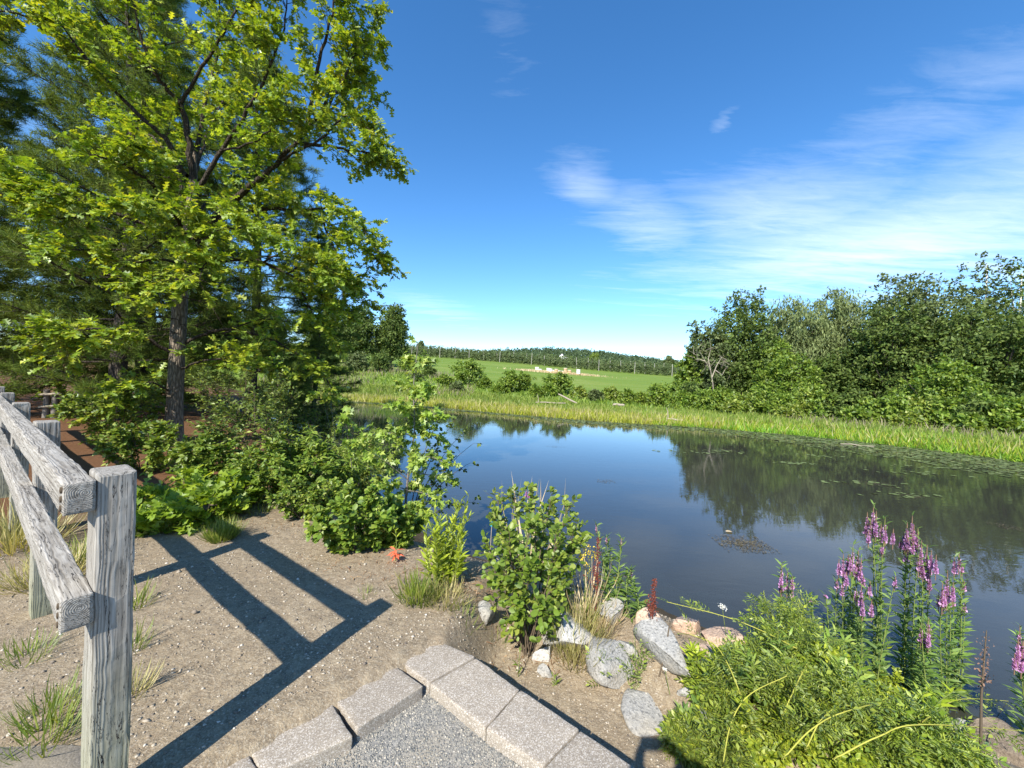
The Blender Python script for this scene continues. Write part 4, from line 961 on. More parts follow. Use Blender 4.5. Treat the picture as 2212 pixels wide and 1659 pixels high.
# ------------------------------------------------------------------ foreground plants on the bank
def stem_plant(name, label, cat, base, tips, T, size, mat, per=34, lowt=.08, stemmat='stemgreen', r=.004, group=None, nobj=0, droop=.0, taper=.55, xup=.55):
    """upright stems clothed in leaves (goldenrod, loosestrife...)"""
    base = np.asarray(base, float); root = thing(name, label, cat, base, 0, group); P_, X_, N_, S_ = [], [], [], []
    for tip in tips:
        tip = np.asarray(tip, float); b0 = base + np.array([rng.normal() * .03, rng.normal() * .03, 0]) if len(tips) > 1 else base.copy(); b0 = b0 * .4 + .6 * np.array([tip[0] * .7 + b0[0] * .3, tip[1] * .7 + b0[1] * .3, 0]) if len(tips) > 3 else b0
        b0[2] = gz(b0[0], b0[1]) - .01
        m = (b0 + tip) / 2 + rng.normal(size=3) * .045; acc = Acc(); C = bez(b0, m, tip, np.linspace(0, 1, 7)); tube(acc, C - base, np.linspace(r, r * .4, 7), 5); ob('stem', acc.mesh('stem', True), G[stemmat], root)
        t = np.clip(np.linspace(lowt, 1, per) + rng.normal(size=per) * .03, 0, 1); A = bez(b0, m, tip, t); a = np.arange(per) * 2.4 + rng.normal(size=per) * .5 + rng.uniform(0, 6)
        x = nrm(np.stack([np.cos(a), np.sin(a), np.full(per, xup) + .5 * t - droop], -1) + rng.normal(size=(per, 3)) * .15)
        P_.append(A); X_.append(x); N_.append(nrm(UPZ * .9 + rng.normal(size=(per, 3)) * .3 - x * .3)); S_.append(size * (1 - taper * t) * rng.uniform(.5, 1.35, per))
    pos, x, n, s = map(np.concatenate, (P_, X_, N_, S_))
    leaves_into(root, T, pos, x, n, s, G[mat], nobj=nobj)
    return root
def spike_flowers(acc, a, b, r, n):
    t = np.linspace(0, 1, n); A = a + (b - a) * t[:, None]; an = np.arange(n) * 2.4
    x = nrm(np.stack([np.cos(an), np.sin(an), np.full(n, .35)], -1) + rng.normal(size=(n, 3)) * .25)
    V, F = place(FLOWER, A, x, nrm(UPZ + rng.normal(size=(n, 3)) * .5), r * (1.0 - .5 * t) * rng.uniform(.6, 1.25, n)); acc.add(V, F)
def loosestrife(label, base, tips, spike=.16, fr=.02, group='purple loosestrife plants'):
    """tips: list of (point, spike length factor)"""
    root = stem_plant('purple_loosestrife', label, 'flower', base, [t for t, k in tips], LANCE, .115, 'loose_leaf', per=90, r=.0045, group=group, xup=.35)
    base = np.asarray(base, float)
    for tip, k in tips:
        tip = np.asarray(tip, float); d = nrm(tip - (base + (tip - base) * np.array([.7, .7, 0])))
        for j in range(3 if k > .6 else 1):
            if j: o = np.array([rng.normal() * .03, rng.normal() * .03, -spike * rng.uniform(.25, .6)])
            else: o = np.zeros(3)
            L = spike * k * (1 if j == 0 else rng.uniform(.5, .8)); b = tip + o; a = b - d * L
            acc = Acc(); spike_flowers(acc, a - base, b - base - d * L * .3, fr * .95, int(80 * k) + 14)
            fl = ob('flower_spike', acc.mesh('flower_spike'), G['magenta'], root)
            acc = Acc(); tube(acc, [a - base - d * L * .3, a - base + d * L * .7, b - base], [.003, .0035, .0018], 5); ob('spike_tip', acc.mesh('spike_tip'), G['budbrown'], fl)
    return root
def foreground():
    Y = 2.95
    def tp(x, y, Y): return aty(x, y, Y)
    # goldenrod
    gb = gp(955, 1262); tips = [tp(x, y, gb[1] + dy) for x, y, dy in [(920, 1105, 0), (938, 1098, .05), (950, 1120, -.06), (928, 1130, -.08), (965, 1110, .1), (985, 1085, .1), (998, 1080, .05), (1012, 1072, .12), (980, 1130, -.05), (1003, 1120, -.08), (1018, 1112, 0), (940, 1150, -.1), (992, 1150, -.1)]]
    stem_plant('goldenrod', 'clump of bright yellow-green goldenrod stems at the edge of the sand', 'plant', gb, tips, LANCE, .11, 'golden', per=70, nobj=200, xup=.85)
    # round-leaved bush
    b = gp(1140, 1408)
    tips = [tp(x, y, b[1] + dy) for x, y, dy in [(1075, 1085, .5), (1110, 1075, .5), (1150, 1065, .4), (1190, 1080, .4), (1230, 1090, .4), (1245, 1140, .3), (1250, 1180, .25), (1070, 1130, .3), (1060, 1190, .2), (1100, 1150, .1), (1150, 1140, .1), (1200, 1150, .1), (1215, 1220, .1), (1090, 1230, 0), (1150, 1230, -.1), (1195, 1270, 0), (1120, 1300, -.1), (1165, 1310, -.12), (1110, 1180, .5), (1180, 1120, .6)]]
    shrub('round_leaved_bush', 'bushy shrub with glossy round leaves between kerb blocks and pond', 'shrub', b, .95, .6, ROUND, .045, 'mid', 20, 24, 6, twl=.14, mat2='light', frac2=.6, nobj=300, tips=tips, low=.35, r=.006)
    # red-leaved seedling
    b = gp(853, 1212); root = stem_plant('red_leaved_seedling', 'small seedling with coral red lower leaves at the edge of the sand', 'plant', b, [tp(850, 1140, b[1])], LANCE, .07, 'golden', per=10, lowt=.55)
    n = 14; a = rng.uniform(0, 6.28, n); pos = np.stack([np.zeros(n), np.zeros(n), rng.uniform(.03, .11, n)], -1) + b; x = np.stack([np.cos(a), np.sin(a), np.full(n, .1)], -1)
    leaves_into(root, LANCE, pos, x, np.tile(UPZ, (n, 1)) + rng.normal(size=(n, 3)) * .3, np.full(n, .085), G['redleaf'], nobj=n, leafname='red_leaf')
    # red docks
    for (bx, by), (tx, ty), lab in [((1284, 1352), (1292, 1160), 'tall rust red dock seed stalk beside the round-leaved bush'), ((1402, 1392), (1414, 1250), 'rust red dock seed stalk in front of the pinkish boulders')]:
        b = gp(bx, by); t = tp(tx, ty, b[1]); root = thing('red_dock', lab, 'plant', b, 0, 'dock seed stalks'); acc = Acc(); tube(acc, [(0, 0, 0), (t - b) * .5 + (.01, 0, 0), t - b], [.004, .0035, .0015], 5); ob('stem', acc.mesh('stem'), G['stemred'], root)
        acc = Acc(); n = 260; u = rng.uniform(.42, 1, n); pos = (t - b) * u[:, None] + rng.normal(size=(n, 3)) * .013 * (1.25 - u)[:, None] * 1.6; V, F = place(DIAMOND, pos, rdir(n), rdir(n), .014); acc.add(V, F)
        for k in range(4):
            s0 = (t - b) * rng.uniform(.4, .6); e = s0 + np.array([rng.normal() * .03, rng.normal() * .03, .1]); m = 50; pos = s0 + (e - s0) * rng.random((m, 1)) + rng.normal(size=(m, 3)) * .004; V, F = place(DIAMOND, pos, rdir(m), rdir(m), .012); acc.add(V, F)
        ob('seed_head', acc.mesh('seed_head'), G['dockred'], root, kind='stuff')
    # thin loosestrife by the water
    for tips, (bx, by), lab in [([((1288, 1130), .45), ((1310, 1160), .3), ((1343, 1162), .4)], (1310, 1330), 'thin loosestrife with few pink flowers behind the rust red dock'),
                                ([((1364, 1228), .4), ((1352, 1240), .12)], (1368, 1335), 'short loosestrife sprig at the waterline near the pinkish boulders')]:
        b = gp(bx, by); loosestrife(lab, b, [(tp(*p, b[1] + .1), k) for p, k in tips], spike=.13, fr=.011)
    b = gp(1140, 1330); b2 = tp(1140, 1120, 4.2); b = np.array([b2[0], b2[1], gz(b2[0], b2[1])])
    loosestrife('pink loosestrife half hidden behind the top of the round-leaved bush', b, [(tp(1150, 1048, 4.2), .8)], spike=.2, fr=.018)
    # yellow St John's wort
    for (bx, by), pts, lab in [((1280, 1340), [(1262, 1195), (1270, 1185), (1280, 1200), (1268, 1225), (1255, 1205)], 'yellow flowering herb beside the rust red dock'), ((1338, 1330), [(1332, 1245), (1340, 1250), (1330, 1255)], 'small yellow flowering herb at the waterline')]:
        b = gp(bx, by); root = stem_plant('yellow_flower', lab, 'flower', b, [tp(*p, b[1] + .1) for p in pts], DIAMOND, .022, 'grass', per=16, r=.002); n = 22
        for p in pts:
            q = tp(*p, b[1] + .1) - b; m = 26; pos = q + rng.normal(size=(m, 3)) * np.array([.015, .015, .02]); V, F = place(DIAMOND, pos, rdir(m), nrm(UPZ + rng.normal(size=(m, 3)) * .5), .017); ob('blossom', mesh_np('blossom', V, F), G['yellowflower'], root)
    # Queen Anne's lace
    for (bx, by), (tx, ty), s, lab in [((1572, 1400), (1560, 1310), 1, 'white umbel flower head rising above the rose leaves by the water'), ((1447, 1500), (1436, 1445), .5, 'small closed white umbel among the rose leaves'), ((2003, 1640), (1990, 1612), .7, 'white blossom low in the rose mass near the picture edge'), ((1500, 1480), (1474, 1444), .5, 'tiny white umbel bud over the grey stones'), ((1690, 1400), (1612, 1362), .4, 'tiny white umbel bud near the arching rose cane')]:
        b = gp(bx, by); t = tp(tx, ty, b[1]); root = thing('white_umbel', lab, 'flower', b, 0, 'white umbel flowers'); acc = Acc(); tube(acc, [(0, 0, 0), (t - b) * .5, t - b], [.002, .002, .0015], 5); ob('stem', acc.mesh('stem'), G['stemgreen'], root)
        n = 70; u = rng.normal(size=(n, 3)) * np.array([.012, .012, .005]) * s; V, F = place(DIAMOND, t - b + u, nrm(rng.normal(size=(n, 3)) * np.array([1, 1, .3])), nrm(UPZ + rng.normal(size=(n, 3)) * .3), .011 * s); ob('flower_head', mesh_np('flower_head', V, F), G['white_flower'], root)
    # turquoise strip behind the goldenrod
    p = tp(1061, 1122, 3.7); b = np.array([p[0], p[1], gz(p[0], p[1])]); root = thing('turquoise_ribbon', 'small turquoise plastic ribbon on a thin stick behind the goldenrod', 'ribbon', b)
    acc = Acc(); tube(acc, [(0, 0, 0), (.01, 0, p[2] - b[2] + .07)], .004, 5); ob('stick', acc.mesh('stick'), G['deadwood'], root)
    z = p[2] - b[2]; V = []; 
    for i, t in enumerate(np.linspace(0, 1, 9)): a = t * 3.0; V += [(.012 + .006 * math.cos(a) + .012 * math.sin(a * 1.7), -.012 + .01 * math.sin(a), z + .05 - .11 * t), (.012 - .014 * math.cos(a) + .012 * math.sin(a * 1.7), -.012 - .01 * math.sin(a), z + .045 - .11 * t)]
    me = mesh_np('strip', V, [[2 * i, 2 * i + 1, 2 * i + 3, 2 * i + 2] for i in range(8)], smooth_=True); ob('strip', me, plain('turquoise_plastic', (.02, .45, .62), .4, .1), root)
    # leaning dark stick on the boulder
    a, c = gp(1424, 1462), tp(1447, 1345, gp(1424, 1462)[1] + .12); acc = Acc(); tube(acc, [(0, 0, 0), (c - a) * .5 + (.006, 0, 0), c - a], [.005, .0045, .004], 6)
    ob('stick', acc.mesh('stick', True), G['twig'], loc=tuple(a), label='dark straight stick leaning on a speckled boulder', category='stick')
    # seedlings with pinnate leaves
    for i, (x, y, h, lab) in enumerate([(1302, 1478, .2, 'pinnate seedling in front of the big speckled boulder'), (1385, 1478, .24, 'pinnate seedling between the two speckled boulders'), (1365, 1420, .14, 'fern-like seedling behind the big speckled boulder'), (1362, 1480, .1, 'fern-like sprig at the right end of the big speckled boulder'), (1188, 1478, .06, 'tiny green seedling next to the small round stone'), (1130, 1400, .3, 'upright green sprig at the foot of the round-leaved bush'), (1120, 1460, .2, 'thin upright weed growing against the kerb blocks')]):
        b = gp(x, y); stem_plant('seedling', lab, 'seedling', b, [b + np.array([.01, 0, h])], PINNATE if i < 4 else LANCE, .13 if i < 4 else .06, 'maple' if i < 2 else 'mid', per=9 if i < 4 else 14, r=.003, nobj=9, xup=.45, lowt=.2)
    # grass tufts
    gr = 'grass tufts on the sandy bank'
    for x, y, n, h, sp, mt, lab in [(478, 1165, 420, .2, .2, 'grass', 'round green grass tuft lying in the fence shadow'), (385, 1142, 200, .13, .3, 'grass', 'low green grass tuft behind the front fence post'), (668, 1160, 60, .1, .12, 'grass', 'small thin grass tuft beside the second shadow bar'), (905, 1295, 260, .2, .26, 'grass', 'loose pale grass tuft left of the goldenrod'), (965, 1300, 160, .16, .26, 'drygrass', 'dry grass tuft in front of the goldenrod'), (790, 1285, 50, .08, .12, 'grass', 'tiny grass tuft near the tip of the fence shadow'),
                                     (1245, 1408, 420, .3, .3, 'drygrass', 'big tussock of dry arching grass beside the speckled boulder'), (1225, 1385, 200, .32, .2, 'grass', 'greener grass behind the dry tussock'), (1262, 1340, 60, .5, .12, 'straw', 'tall pale straw stalks beside the rust red dock'), (1305, 1355, 160, .18, .2, 'straw', 'dry reddish grass at the foot of the rust red dock'), (1150, 1080, 40, .5, .1, 'straw', 'tall thin straw stalks above the round-leaved bush'),
                                     (295, 1310, 60, .16, .15, 'grass', 'grass beside the foot of the front fence post, rear one'), (290, 1400, 60, .14, .12, 'grass', 'grass beside the foot of the front fence post, middle one'), (285, 1500, 70, .14, .12, 'drygrass', 'grass beside the foot of the front fence post, nearest one'),
                                     (110, 1250, 260, .22, .45, 'drygrass', 'dry grass under the lower rail behind the fence'), (30, 1180, 320, .4, .6, 'drygrass', 'tall dry grass at the left picture edge under the rails'), (60, 1420, 90, .12, .2, 'grass', 'small grass tuft on the gravel left of the front post, upper one'), (110, 1540, 130, .13, .2, 'grass', 'small grass tuft on the gravel left of the front post, middle one'), (100, 1600, 120, .14, .2, 'grass', 'small grass tuft at the edge of the asphalt'), (160, 1210, 160, .22, .35, 'grass', 'green weedy grass between the first two posts'), (560, 1105, 120, .12, .3, 'grass', 'thin grass below the fine-leaved yellowish shrub'), (1000, 1330, 60, .1, .2, 'grass', 'sparse grass blades left of the small grey stone'), (1080, 1370, 60, .1, .25, 'grass', 'sparse grass blades left of the round-leaved bush')]:
        b = gp(x, y)
        if '1150' == str(x) : p = tp(1150, 1100, 4.3); b = np.array([p[0], p[1], gz(p[0], p[1])]); h = 1.15
        tuft('grass_tuft', lab, b, n, h, sp, mt, gr, wid=.55 if h < .25 else .3)
    # dead leaves and straw under the bushes
    for cx, cy, n, sp in [(880, 1240, 260, .5), (960, 1260, 200, .45), (1060, 1330, 150, .3), (1170, 1420, 160, .3), (620, 1130, 200, .6), (760, 1210, 120, .4)]:
        c = gp(cx, cy); pos = c + rng.normal(size=(n, 3)) * np.array([sp * .5, sp * .25, 0]); pos[:, 2] = hgt(pos[:, 0], pos[:, 1]) + .008; x = nrm(rng.normal(size=(n, 3)) * np.array([1, 1, .15]))
        V, F = place(SPIKE, pos, x, nrm(UPZ + rng.normal(size=(n, 3)) * .4), rng.uniform(.015, .06, n)); acc = acc_lit; acc.add(V, F)
acc_lit = Acc()
foreground()
ob('leaf_litter', acc_lit.mesh('leaf_litter'), G['needlefall'], kind='stuff', label='dry leaf litter and straw under the bank shrubs', category='leaf litter')

# rose thicket and the loosestrife on the right
def thicket():
    g = 'rose bushes on the right bank'
    spots = [(1540, 1480, .10, .2, 'rose', 'rose bush with grey stones showing through, nearest the boulders'), (1625, 1450, .14, .3, 'rose', 'rose bush below the long pinkish boulder'), (1575, 1570, .10, .2, 'rose', "rose bush right of the photographer's shadow"),
             (1710, 1430, .3, .45, 'rose', 'rose bush under the leftmost loosestrife'), (1850, 1440, .3, .45, 'rose', 'rose bush under the tallest loosestrife'), (1980, 1460, .28, .4, 'rose', 'rose bush below the right-hand loosestrife spikes'),
             (1700, 1540, .18, .36, 'rose', 'rose bush in the middle of the thicket with a yellow cane'), (1860, 1560, .18, .36, 'rose', 'rose bush in the middle of the thicket beside the white stone'), (1640, 1640, .12, .26, 'rose_yellow', 'yellow-green rose bush at the lower picture edge, left one'), (1770, 1645, .13, .3, 'rose_yellow', 'yellow-green rose bush at the lower picture edge, middle one'), (1920, 1650, .12, .3, 'rose_yellow', 'yellow-green rose bush at the lower picture edge, right one'), (1575, 1640, .08, .15, 'rose', 'rose bush sprig at the lower picture edge beside the photographer\'s shadow'), (2190, 1450, .2, .3, 'rose', 'thin rose bush at the right picture edge above the brown boulder'), (1760, 1490, .22, .36, 'rose_yellow', 'yellow-green rose bush in the heart of the thicket'),
             (2050, 1520, .2, .3, 'rose', 'rose bush between the deep pink loosestrife and the white stone'), (2120, 1440, .24, .3, 'rose', 'rose bush behind the brown dead spike'), (2030, 1620, .12, .22, 'rose', 'rose sprig left of the white stone at the lower edge'), (2170, 1560, .14, .22, 'rose', 'rose bush overhanging the large brown corner boulder'), (2205, 1400, .26, .3, 'rose_yellow', 'yellow-green bush at the right picture edge by the water'), (2090, 1400, .3, .3, 'rose', 'rose bush behind the fading loosestrife'), (1930, 1520, .2, .3, 'rose_yellow', 'yellow-green bush in front of the deep pink loosestrife'), (1490, 1600, .06, .1, 'rose', 'low rose sprig at the edge of the pale slab')]
    for x, y, h, w, mt, lab in spots:
        b = gp(x, y + 20); yl = mt == 'rose_yellow'
        shrub('rose_bush', lab, 'shrub', b, h, w, OVATE if yl else PINNATE, .027 if yl else .09, mt, 8, 30 if yl else 16, 11 if yl else 6, twl=.42, stemmat='stemgreen', mat2='rose_yellow' if not yl else 'rose', frac2=.25, nobj=30 if not yl else 0, r=.004, group=g, low=.2, hv=(.35, 1.35))
    canes = [([(1560, 1659), (1580, 1560), (1620, 1500), (1700, 1460)], 'yellow thorny cane arching left of the thicket middle'), ([(1690, 1640), (1760, 1570), (1850, 1530), (1990, 1500)], 'yellow thorny cane crossing the middle of the thicket'), ([(1800, 1640), (1900, 1590), (2000, 1565), (2220, 1580)], 'long yellow thorny cane running out to the right picture edge'),
             ([(1690, 1545), (1720, 1480), (1745, 1430)], 'short upright yellow cane below the loosestrife'), ([(1720, 1400), (1640, 1360), (1560, 1330), (1440, 1300)], 'leafy rose cane arching out over the waterline boulders'), ([(1740, 1620), (1770, 1560), (1800, 1530)], 'short yellow cane in the thicket middle'), ([(1600, 1500), (1570, 1430), (1540, 1390), (1490, 1370)], 'rose cane bending over the reddish stone'), ([(1990, 1560), (2080, 1510), (2220, 1518)], 'rose cane reaching across the brown spike')]
    for path, lab in canes:
        b = gp(*path[0]) if path[0][1] < 1650 else gp(path[0][0], 1659); pts = []
        for i, (x, y) in enumerate(path):
            g0 = gp(x, min(y + 60, 1700)); p = aty(x, y, g0[1] * .93 - .03); pts.append(p)
        C = crsmooth(pts, 6); root = thing('rose_cane', lab, 'branch', b, 0, 'arching rose canes'); acc = Acc(); tube(acc, np.vstack([b - b, C - b]), np.linspace(.0032, .0016, len(C) + 1), 6)
        n = 30; t = rng.random(n); A = polyat(C, t) - b; tubes3(acc, A, A + rdir(n) * .012, .0015, .0003); ob('cane', acc.mesh('cane', True), G['caneyellow'], root)
        n = 16; t = rng.uniform(.15, 1, n); A = polyat(C, t); x = nrm(rng.normal(size=(n, 3)) * np.array([1, 1, .4]) + UPZ * .15); leaves_into(root, PINNATE, A, x, nrm(UPZ + rng.normal(size=(n, 3)) * .4), .09 * rng.uniform(.7, 1.2, n), G['rose'], nobj=n)
    defs = [((1705, 1400), [((1689, 1217), 1.0), ((1701, 1233), .8), ((1712, 1245), .5)], 3.0, 'bright pink loosestrife standing alone at the left of the thicket'),
            ((1830, 1420), [((1822, 1196), .9), ((1843, 1177), 1.0), ((1855, 1188), .8), ((1861, 1205), .7), ((1808, 1250), .4), ((1820, 1258), .5)], 3.05, 'loosestrife with pale pink spikes in front of the tallest one'),
            ((1900, 1430), [((1887, 1090), 1.0), ((1893, 1102), .9), ((1912, 1117), 1.0), ((1880, 1120), .7), ((1906, 1175), .4)], 3.1, 'tallest loosestrife of the clump on the right bank'),
            ((1955, 1430), [((1971, 1114), 1.0), ((1983, 1141), .9), ((1960, 1128), .8), ((1953, 1148), .7), ((1958, 1190), .4)], 3.15, 'loosestrife just right of the tallest one'),
            ((1990, 1430), [((1991, 1167), 1.0), ((2003, 1177), 1.0), ((2006, 1210), .8), ((1985, 1195), .7)], 3.0, 'loosestrife with crowded pink spikes leaning right'),
            ((2050, 1450), [((2047, 1232), 1.1), ((2036, 1258), .9), ((2052, 1260), .9)], 2.9, 'deep pink loosestrife in front of the fading one'),
            ((2070, 1450), [((2072, 1196), .6), ((2062, 1203), .6), ((2078, 1215), .4), ((2083, 1255), .4), ((2085, 1300), .4)], 3.0, 'fading loosestrife with brownish spikes at the right of the clump'),
            ((2000, 1450), [((2006, 1333), .9), ((1990, 1345), .7), ((2010, 1350), .5)], 2.8, 'short violet loosestrife shaded at the middle of the clump'),
            ((1870, 1430), [((1861, 1262), .8), ((1880, 1255), .5), ((1850, 1270), .5), ((1935, 1245), .4)], 2.9, 'short pink loosestrife in front of the pale spikes'),
            ((2215, 1500), [((2203, 1351), 1.1), ((2210, 1380), .9)], 2.7, 'pink loosestrife cut by the right picture edge'),
            ((1790, 1400), [((1783, 1285), .08), ((1750, 1295), .08)], 3.0, 'flowerless loosestrife stems beside the lone bright pink one')]
    for (bx, by), tips, Y, lab in defs:
        p = aty(bx, by, Y); b = np.array([p[0], p[1], gz(p[0], p[1])]); loosestrife(lab, b, [(aty(*q, Y + rng.normal() * .03), k) for q, k in tips], spike=.21, fr=.019)
    # ragged leafy weeds standing up out of the thicket
    for x, y, h in [(1500, 1450, .2), (1545, 1440, .2), (1590, 1500, .22), (1640, 1500, .28), (1660, 1420, .3), (1690, 1470, .3), (1740, 1410, .32), (1780, 1480, .3), (1800, 1410, .42), (1830, 1520, .26), (1870, 1400, .5), (1910, 1480, .36), (1930, 1410, .5), (1960, 1420, .45), (2010, 1430, .42), (2030, 1480, .36), (2060, 1440, .4), (1600, 1590, .2), (1680, 1580, .22), (2000, 1560, .22), (1480, 1540, .12), (2150, 1480, .3)]:
        b = gp(x, y + 25); stem_plant('leafy_weed', 'ragged leafy weed stem standing up out of the rose thicket', 'plant', b, [b + np.array([rng.normal() * .05, rng.normal() * .04, h * rng.uniform(.8, 1.2)]) for q in range(2)], LANCE, .11, ('loose_leaf', 'golden', 'maple')[rng.integers(3)], per=30, r=.003, group='leafy weeds in the rose thicket', xup=.4, lowt=.15)
    # brown dead spike
    b = gp(2118, 1640); t = aty(2131, 1362, b[1]); root = thing('dead_flower_spike', 'dark brown dead seed spike standing in front of the water', 'plant', b); acc = Acc(); tube(acc, [(0, 0, 0), (t - b) * .5 + (-.01, 0, 0), t - b], [.006, .005, .002], 6); ob('stem', acc.mesh('stem', True), G['twig'], root)
    n = 150; u = rng.uniform(.55, .96, n); V, F = place(OVATE, (t - b) * u[:, None] + rng.normal(size=(n, 3)) * .011, rdir(n), rdir(n), .02 * (1.3 - u)); ob('seed_head', mesh_np('seed_head', V, F), G['budbrown'], root)
thicket()

# ------------------------------------------------------------------ far bank: sedge, marsh plants, meadow, lily pads
def shore_points(n, d0, d1, px0=-30, px1=28):
    """random land points within d0..d1 of the far shoreline"""
    out = []
    while sum(map(len, out)) < n:
        k = n * 6; x = rng.uniform(px0, px1, k); y = rng.uniform(4, 62, k); d = pond_d(x, y)
        m = (d > d0) & (d < d1) & (farside(x, y) > 1) & (np.abs(x) < 1.55 * y + 2); out.append(np.stack([x[m], y[m], d[m]], -1))
    return np.concatenate(out)[:n]
def blades(name, label, cat, Q, h, wid, mat, T=SPIKE, up=1.0, rnd=.3, zoff=0):
    n = len(Q); z = hgt(Q[:, 0], Q[:, 1]) + zoff; z = np.maximum(z, WZ - .05); pos = np.stack([Q[:, 0], Q[:, 1], z - .03], -1)
    x = nrm(UPZ * up + rng.normal(size=(n, 3)) * rnd); a = rng.uniform(0, 6.283, n); nn = nrm(np.stack([np.cos(a), np.sin(a), np.full(n, .2)], -1) + SUNV * .5)
    V, F = place(T, pos, x, nn, h * rng.uniform(.6, 1.2, n), np.broadcast_to(wid, (n,)))
    return ob(name, mesh_np(name, V, F), G[mat], kind='stuff', label=label, category=cat)
def far_bank():
    Q = shore_points(26000, -.25, 3.2); m = (Q[:, 0] < 13) | (rng.random(len(Q)) < .35); Q = Q[m]
    Q2 = Q[rng.random(len(Q)) < .22]; blades('dry_sedge', 'brownish dry stems standing in the sedge along the far waterline', 'sedge', Q2, .62, .7, 'drygrass')
    jag = .55 * wav(Q[:, 0], Q[:, 1], 1.1, 5, 3); Q = Q[Q[:, 2] > -.25 + np.maximum(jag, -.2)]
    blades('sedge', 'bright yellow-green sedge strip along the far waterline', 'sedge', Q, .42, 1.1, 'sedge')
    Q = shore_points(30000, -.3, 7.0, 9, 28); blades('marsh_plants', 'lush bright green marsh plants on the right part of the far bank', 'marsh plants', Q, .36, 1.3, 'reedgreen', rnd=.6)
    Q = shore_points(24000, 2.4, 9); blades('meadow_weeds', 'mixed green meadow weeds behind the sedge strip', 'weeds', Q, .5, 1.6, 'meadow', rnd=.4)
    Q = shore_points(9000, 5, 16, -30, 24); blades('meadow_herbs', 'darker herbs at the foot of the far shrubs', 'weeds', Q, .5, 2.2, 'mid', rnd=.5)
    Q = shore_points(3000, 6, 20, -30, -4); m = wav(Q[:, 0], Q[:, 1], 3, 6, 2) > -.1; blades('seed_heads', 'hazy pinkish seed heads over the meadow on the left of the far bank', 'weeds', Q[m], .8, .8, 'meadow_pink', rnd=.3)
    Q = shore_points(500, 5, 8, 19, 27); blades('seed_heads', 'hazy pinkish flower heads behind the lush marsh plants', 'weeds', Q, .75, .6, 'meadow_pink', rnd=.3)
far_bank()
def lily_pads():
    n = 26; th = np.linspace(.25, 6.03, 11); V = [(0, 0, 0)] + [(math.cos(t), math.sin(t), .03 * math.sin(3 * t)) for t in th]; F = [(0, i, i + 1) for i in range(1, 11)]
    T = (np.array(V, float), np.array(F)); mat = leafmat('lily_pad', (.06, .08, .03), (.10, .13, .045), (.16, .185, .075), .1, .06, .35); G['pad'] = mat
    x = rng.uniform(-24, 27, 150000); y = rng.uniform(5, 42, 150000); d = -pond_d(x, y); lim = 1.5 + .9 * wav(x, y, 2.2, 3, 3) + 2.6 * smooth(8, 16, x) + 1.2 * smooth(-2, 6, x)
    m = (d > .02) & (d < lim) & (farside(x, y) > 0) & (np.abs(x) < 1.5 * y) & (rng.random(len(x)) < .5 + .5 * (d < lim * .6))
    x, y = x[m][:9500], y[m][:9500]
    # scattered rafts further out
    px = [(1880, 1045), (1970, 1022), (1955, 1070), (1495, 978), (1700, 1000), (1770, 985), (2010, 1010), (1560, 975)]
    for a, b in px:
        c = atz(a, b, WZ); k = 20; x = np.append(x, c[0] + rng.normal(size=k) * .5); y = np.append(y, c[1] + rng.normal(size=k) * .13)
    n = len(x); s = rng.uniform(.04, .085, n); pos = np.stack([x, y, np.full(n, WZ + .012) + rng.uniform(0, .006, n)], -1); a = rng.uniform(0, 6.28, n); X = np.stack([np.cos(a), np.sin(a), rng.normal(size=n) * .08], -1); N = nrm(UPZ + rng.normal(size=(n, 3)) * .06)
    px_size = s / np.hypot(x, y); o = np.argsort(-px_size); near, rest = o[:300], o[300:]
    lm = mesh_np('lily_pad', *T); lm.materials.append(mat)
    for m4 in frames(pos[near], X[near], N[near], s[near]):
        p = ob('lily_pad', lm, None, label='round green lily pad floating near the right part of the far bank', category='lily pad', group='lily pads'); p.matrix_world = m4
    V, F = place(T, pos[rest], X[rest], N[rest], s[rest]); ob('lily_pads', mesh_np('lily_pads', V, F), mat, kind='stuff', label='band of small lily pads along the far waterline', category='lily pads')
    wm = leafmat('floating_weed', (.05, .04, .025), (.09, .075, .045), (.14, .12, .07), .1, .05)
    for a, b, w, h, k, lab in [(1605, 1175, 105, 34, 900, 'dark mat of floating weed in open water before the tree reflections'), (1180, 938, 30, 4, 60, 'thin dark floating weed in the middle of the pond'), (1308, 1040, 40, 8, 90, 'sparse floating weed on the blue water'), (1565, 972, 60, 5, 90, 'floating weed streak in the left end of the tree reflections'), (1890, 1045, 70, 14, 200, 'pale floating weed raft in the tree reflections'), (2185, 1140, 50, 20, 150, 'floating weed raft at the right picture edge'), (1200, 965, 40, 3, 50, 'thin floating weed line beyond the round-leaved bush'), (1975, 1072, 50, 8, 110, 'small weed raft below the pale one')]:
        c = atz(a, b, WZ); W2 = w / FPX * c[1] / 2; q0, q1 = atz(a, b - h / 2, WZ), atz(a, b + h / 2, WZ); D2 = abs(q0[1] - q1[1]) / 2
        u = np.clip(rng.normal(size=(k, 2)), -1.8, 1.8) * .55; pos = np.stack([u[:, 0] * W2, u[:, 1] * D2, np.full(k, .008) + .004 * rng.random(k)], -1); th = rng.uniform(0, 6.28, k)
        V, F = place(DIAMOND, pos, np.stack([np.cos(th), np.sin(th), np.zeros(k)], -1), nrm(UPZ + rng.normal(size=(k, 3)) * .1), max(.03, W2 * .06) * rng.uniform(.5, 1.3, k)); ob('floating_weed', mesh_np('floating_weed', V, F), wm, loc=tuple(c), label=lab, category='water weed', group='floating weed mats', kind='stuff')
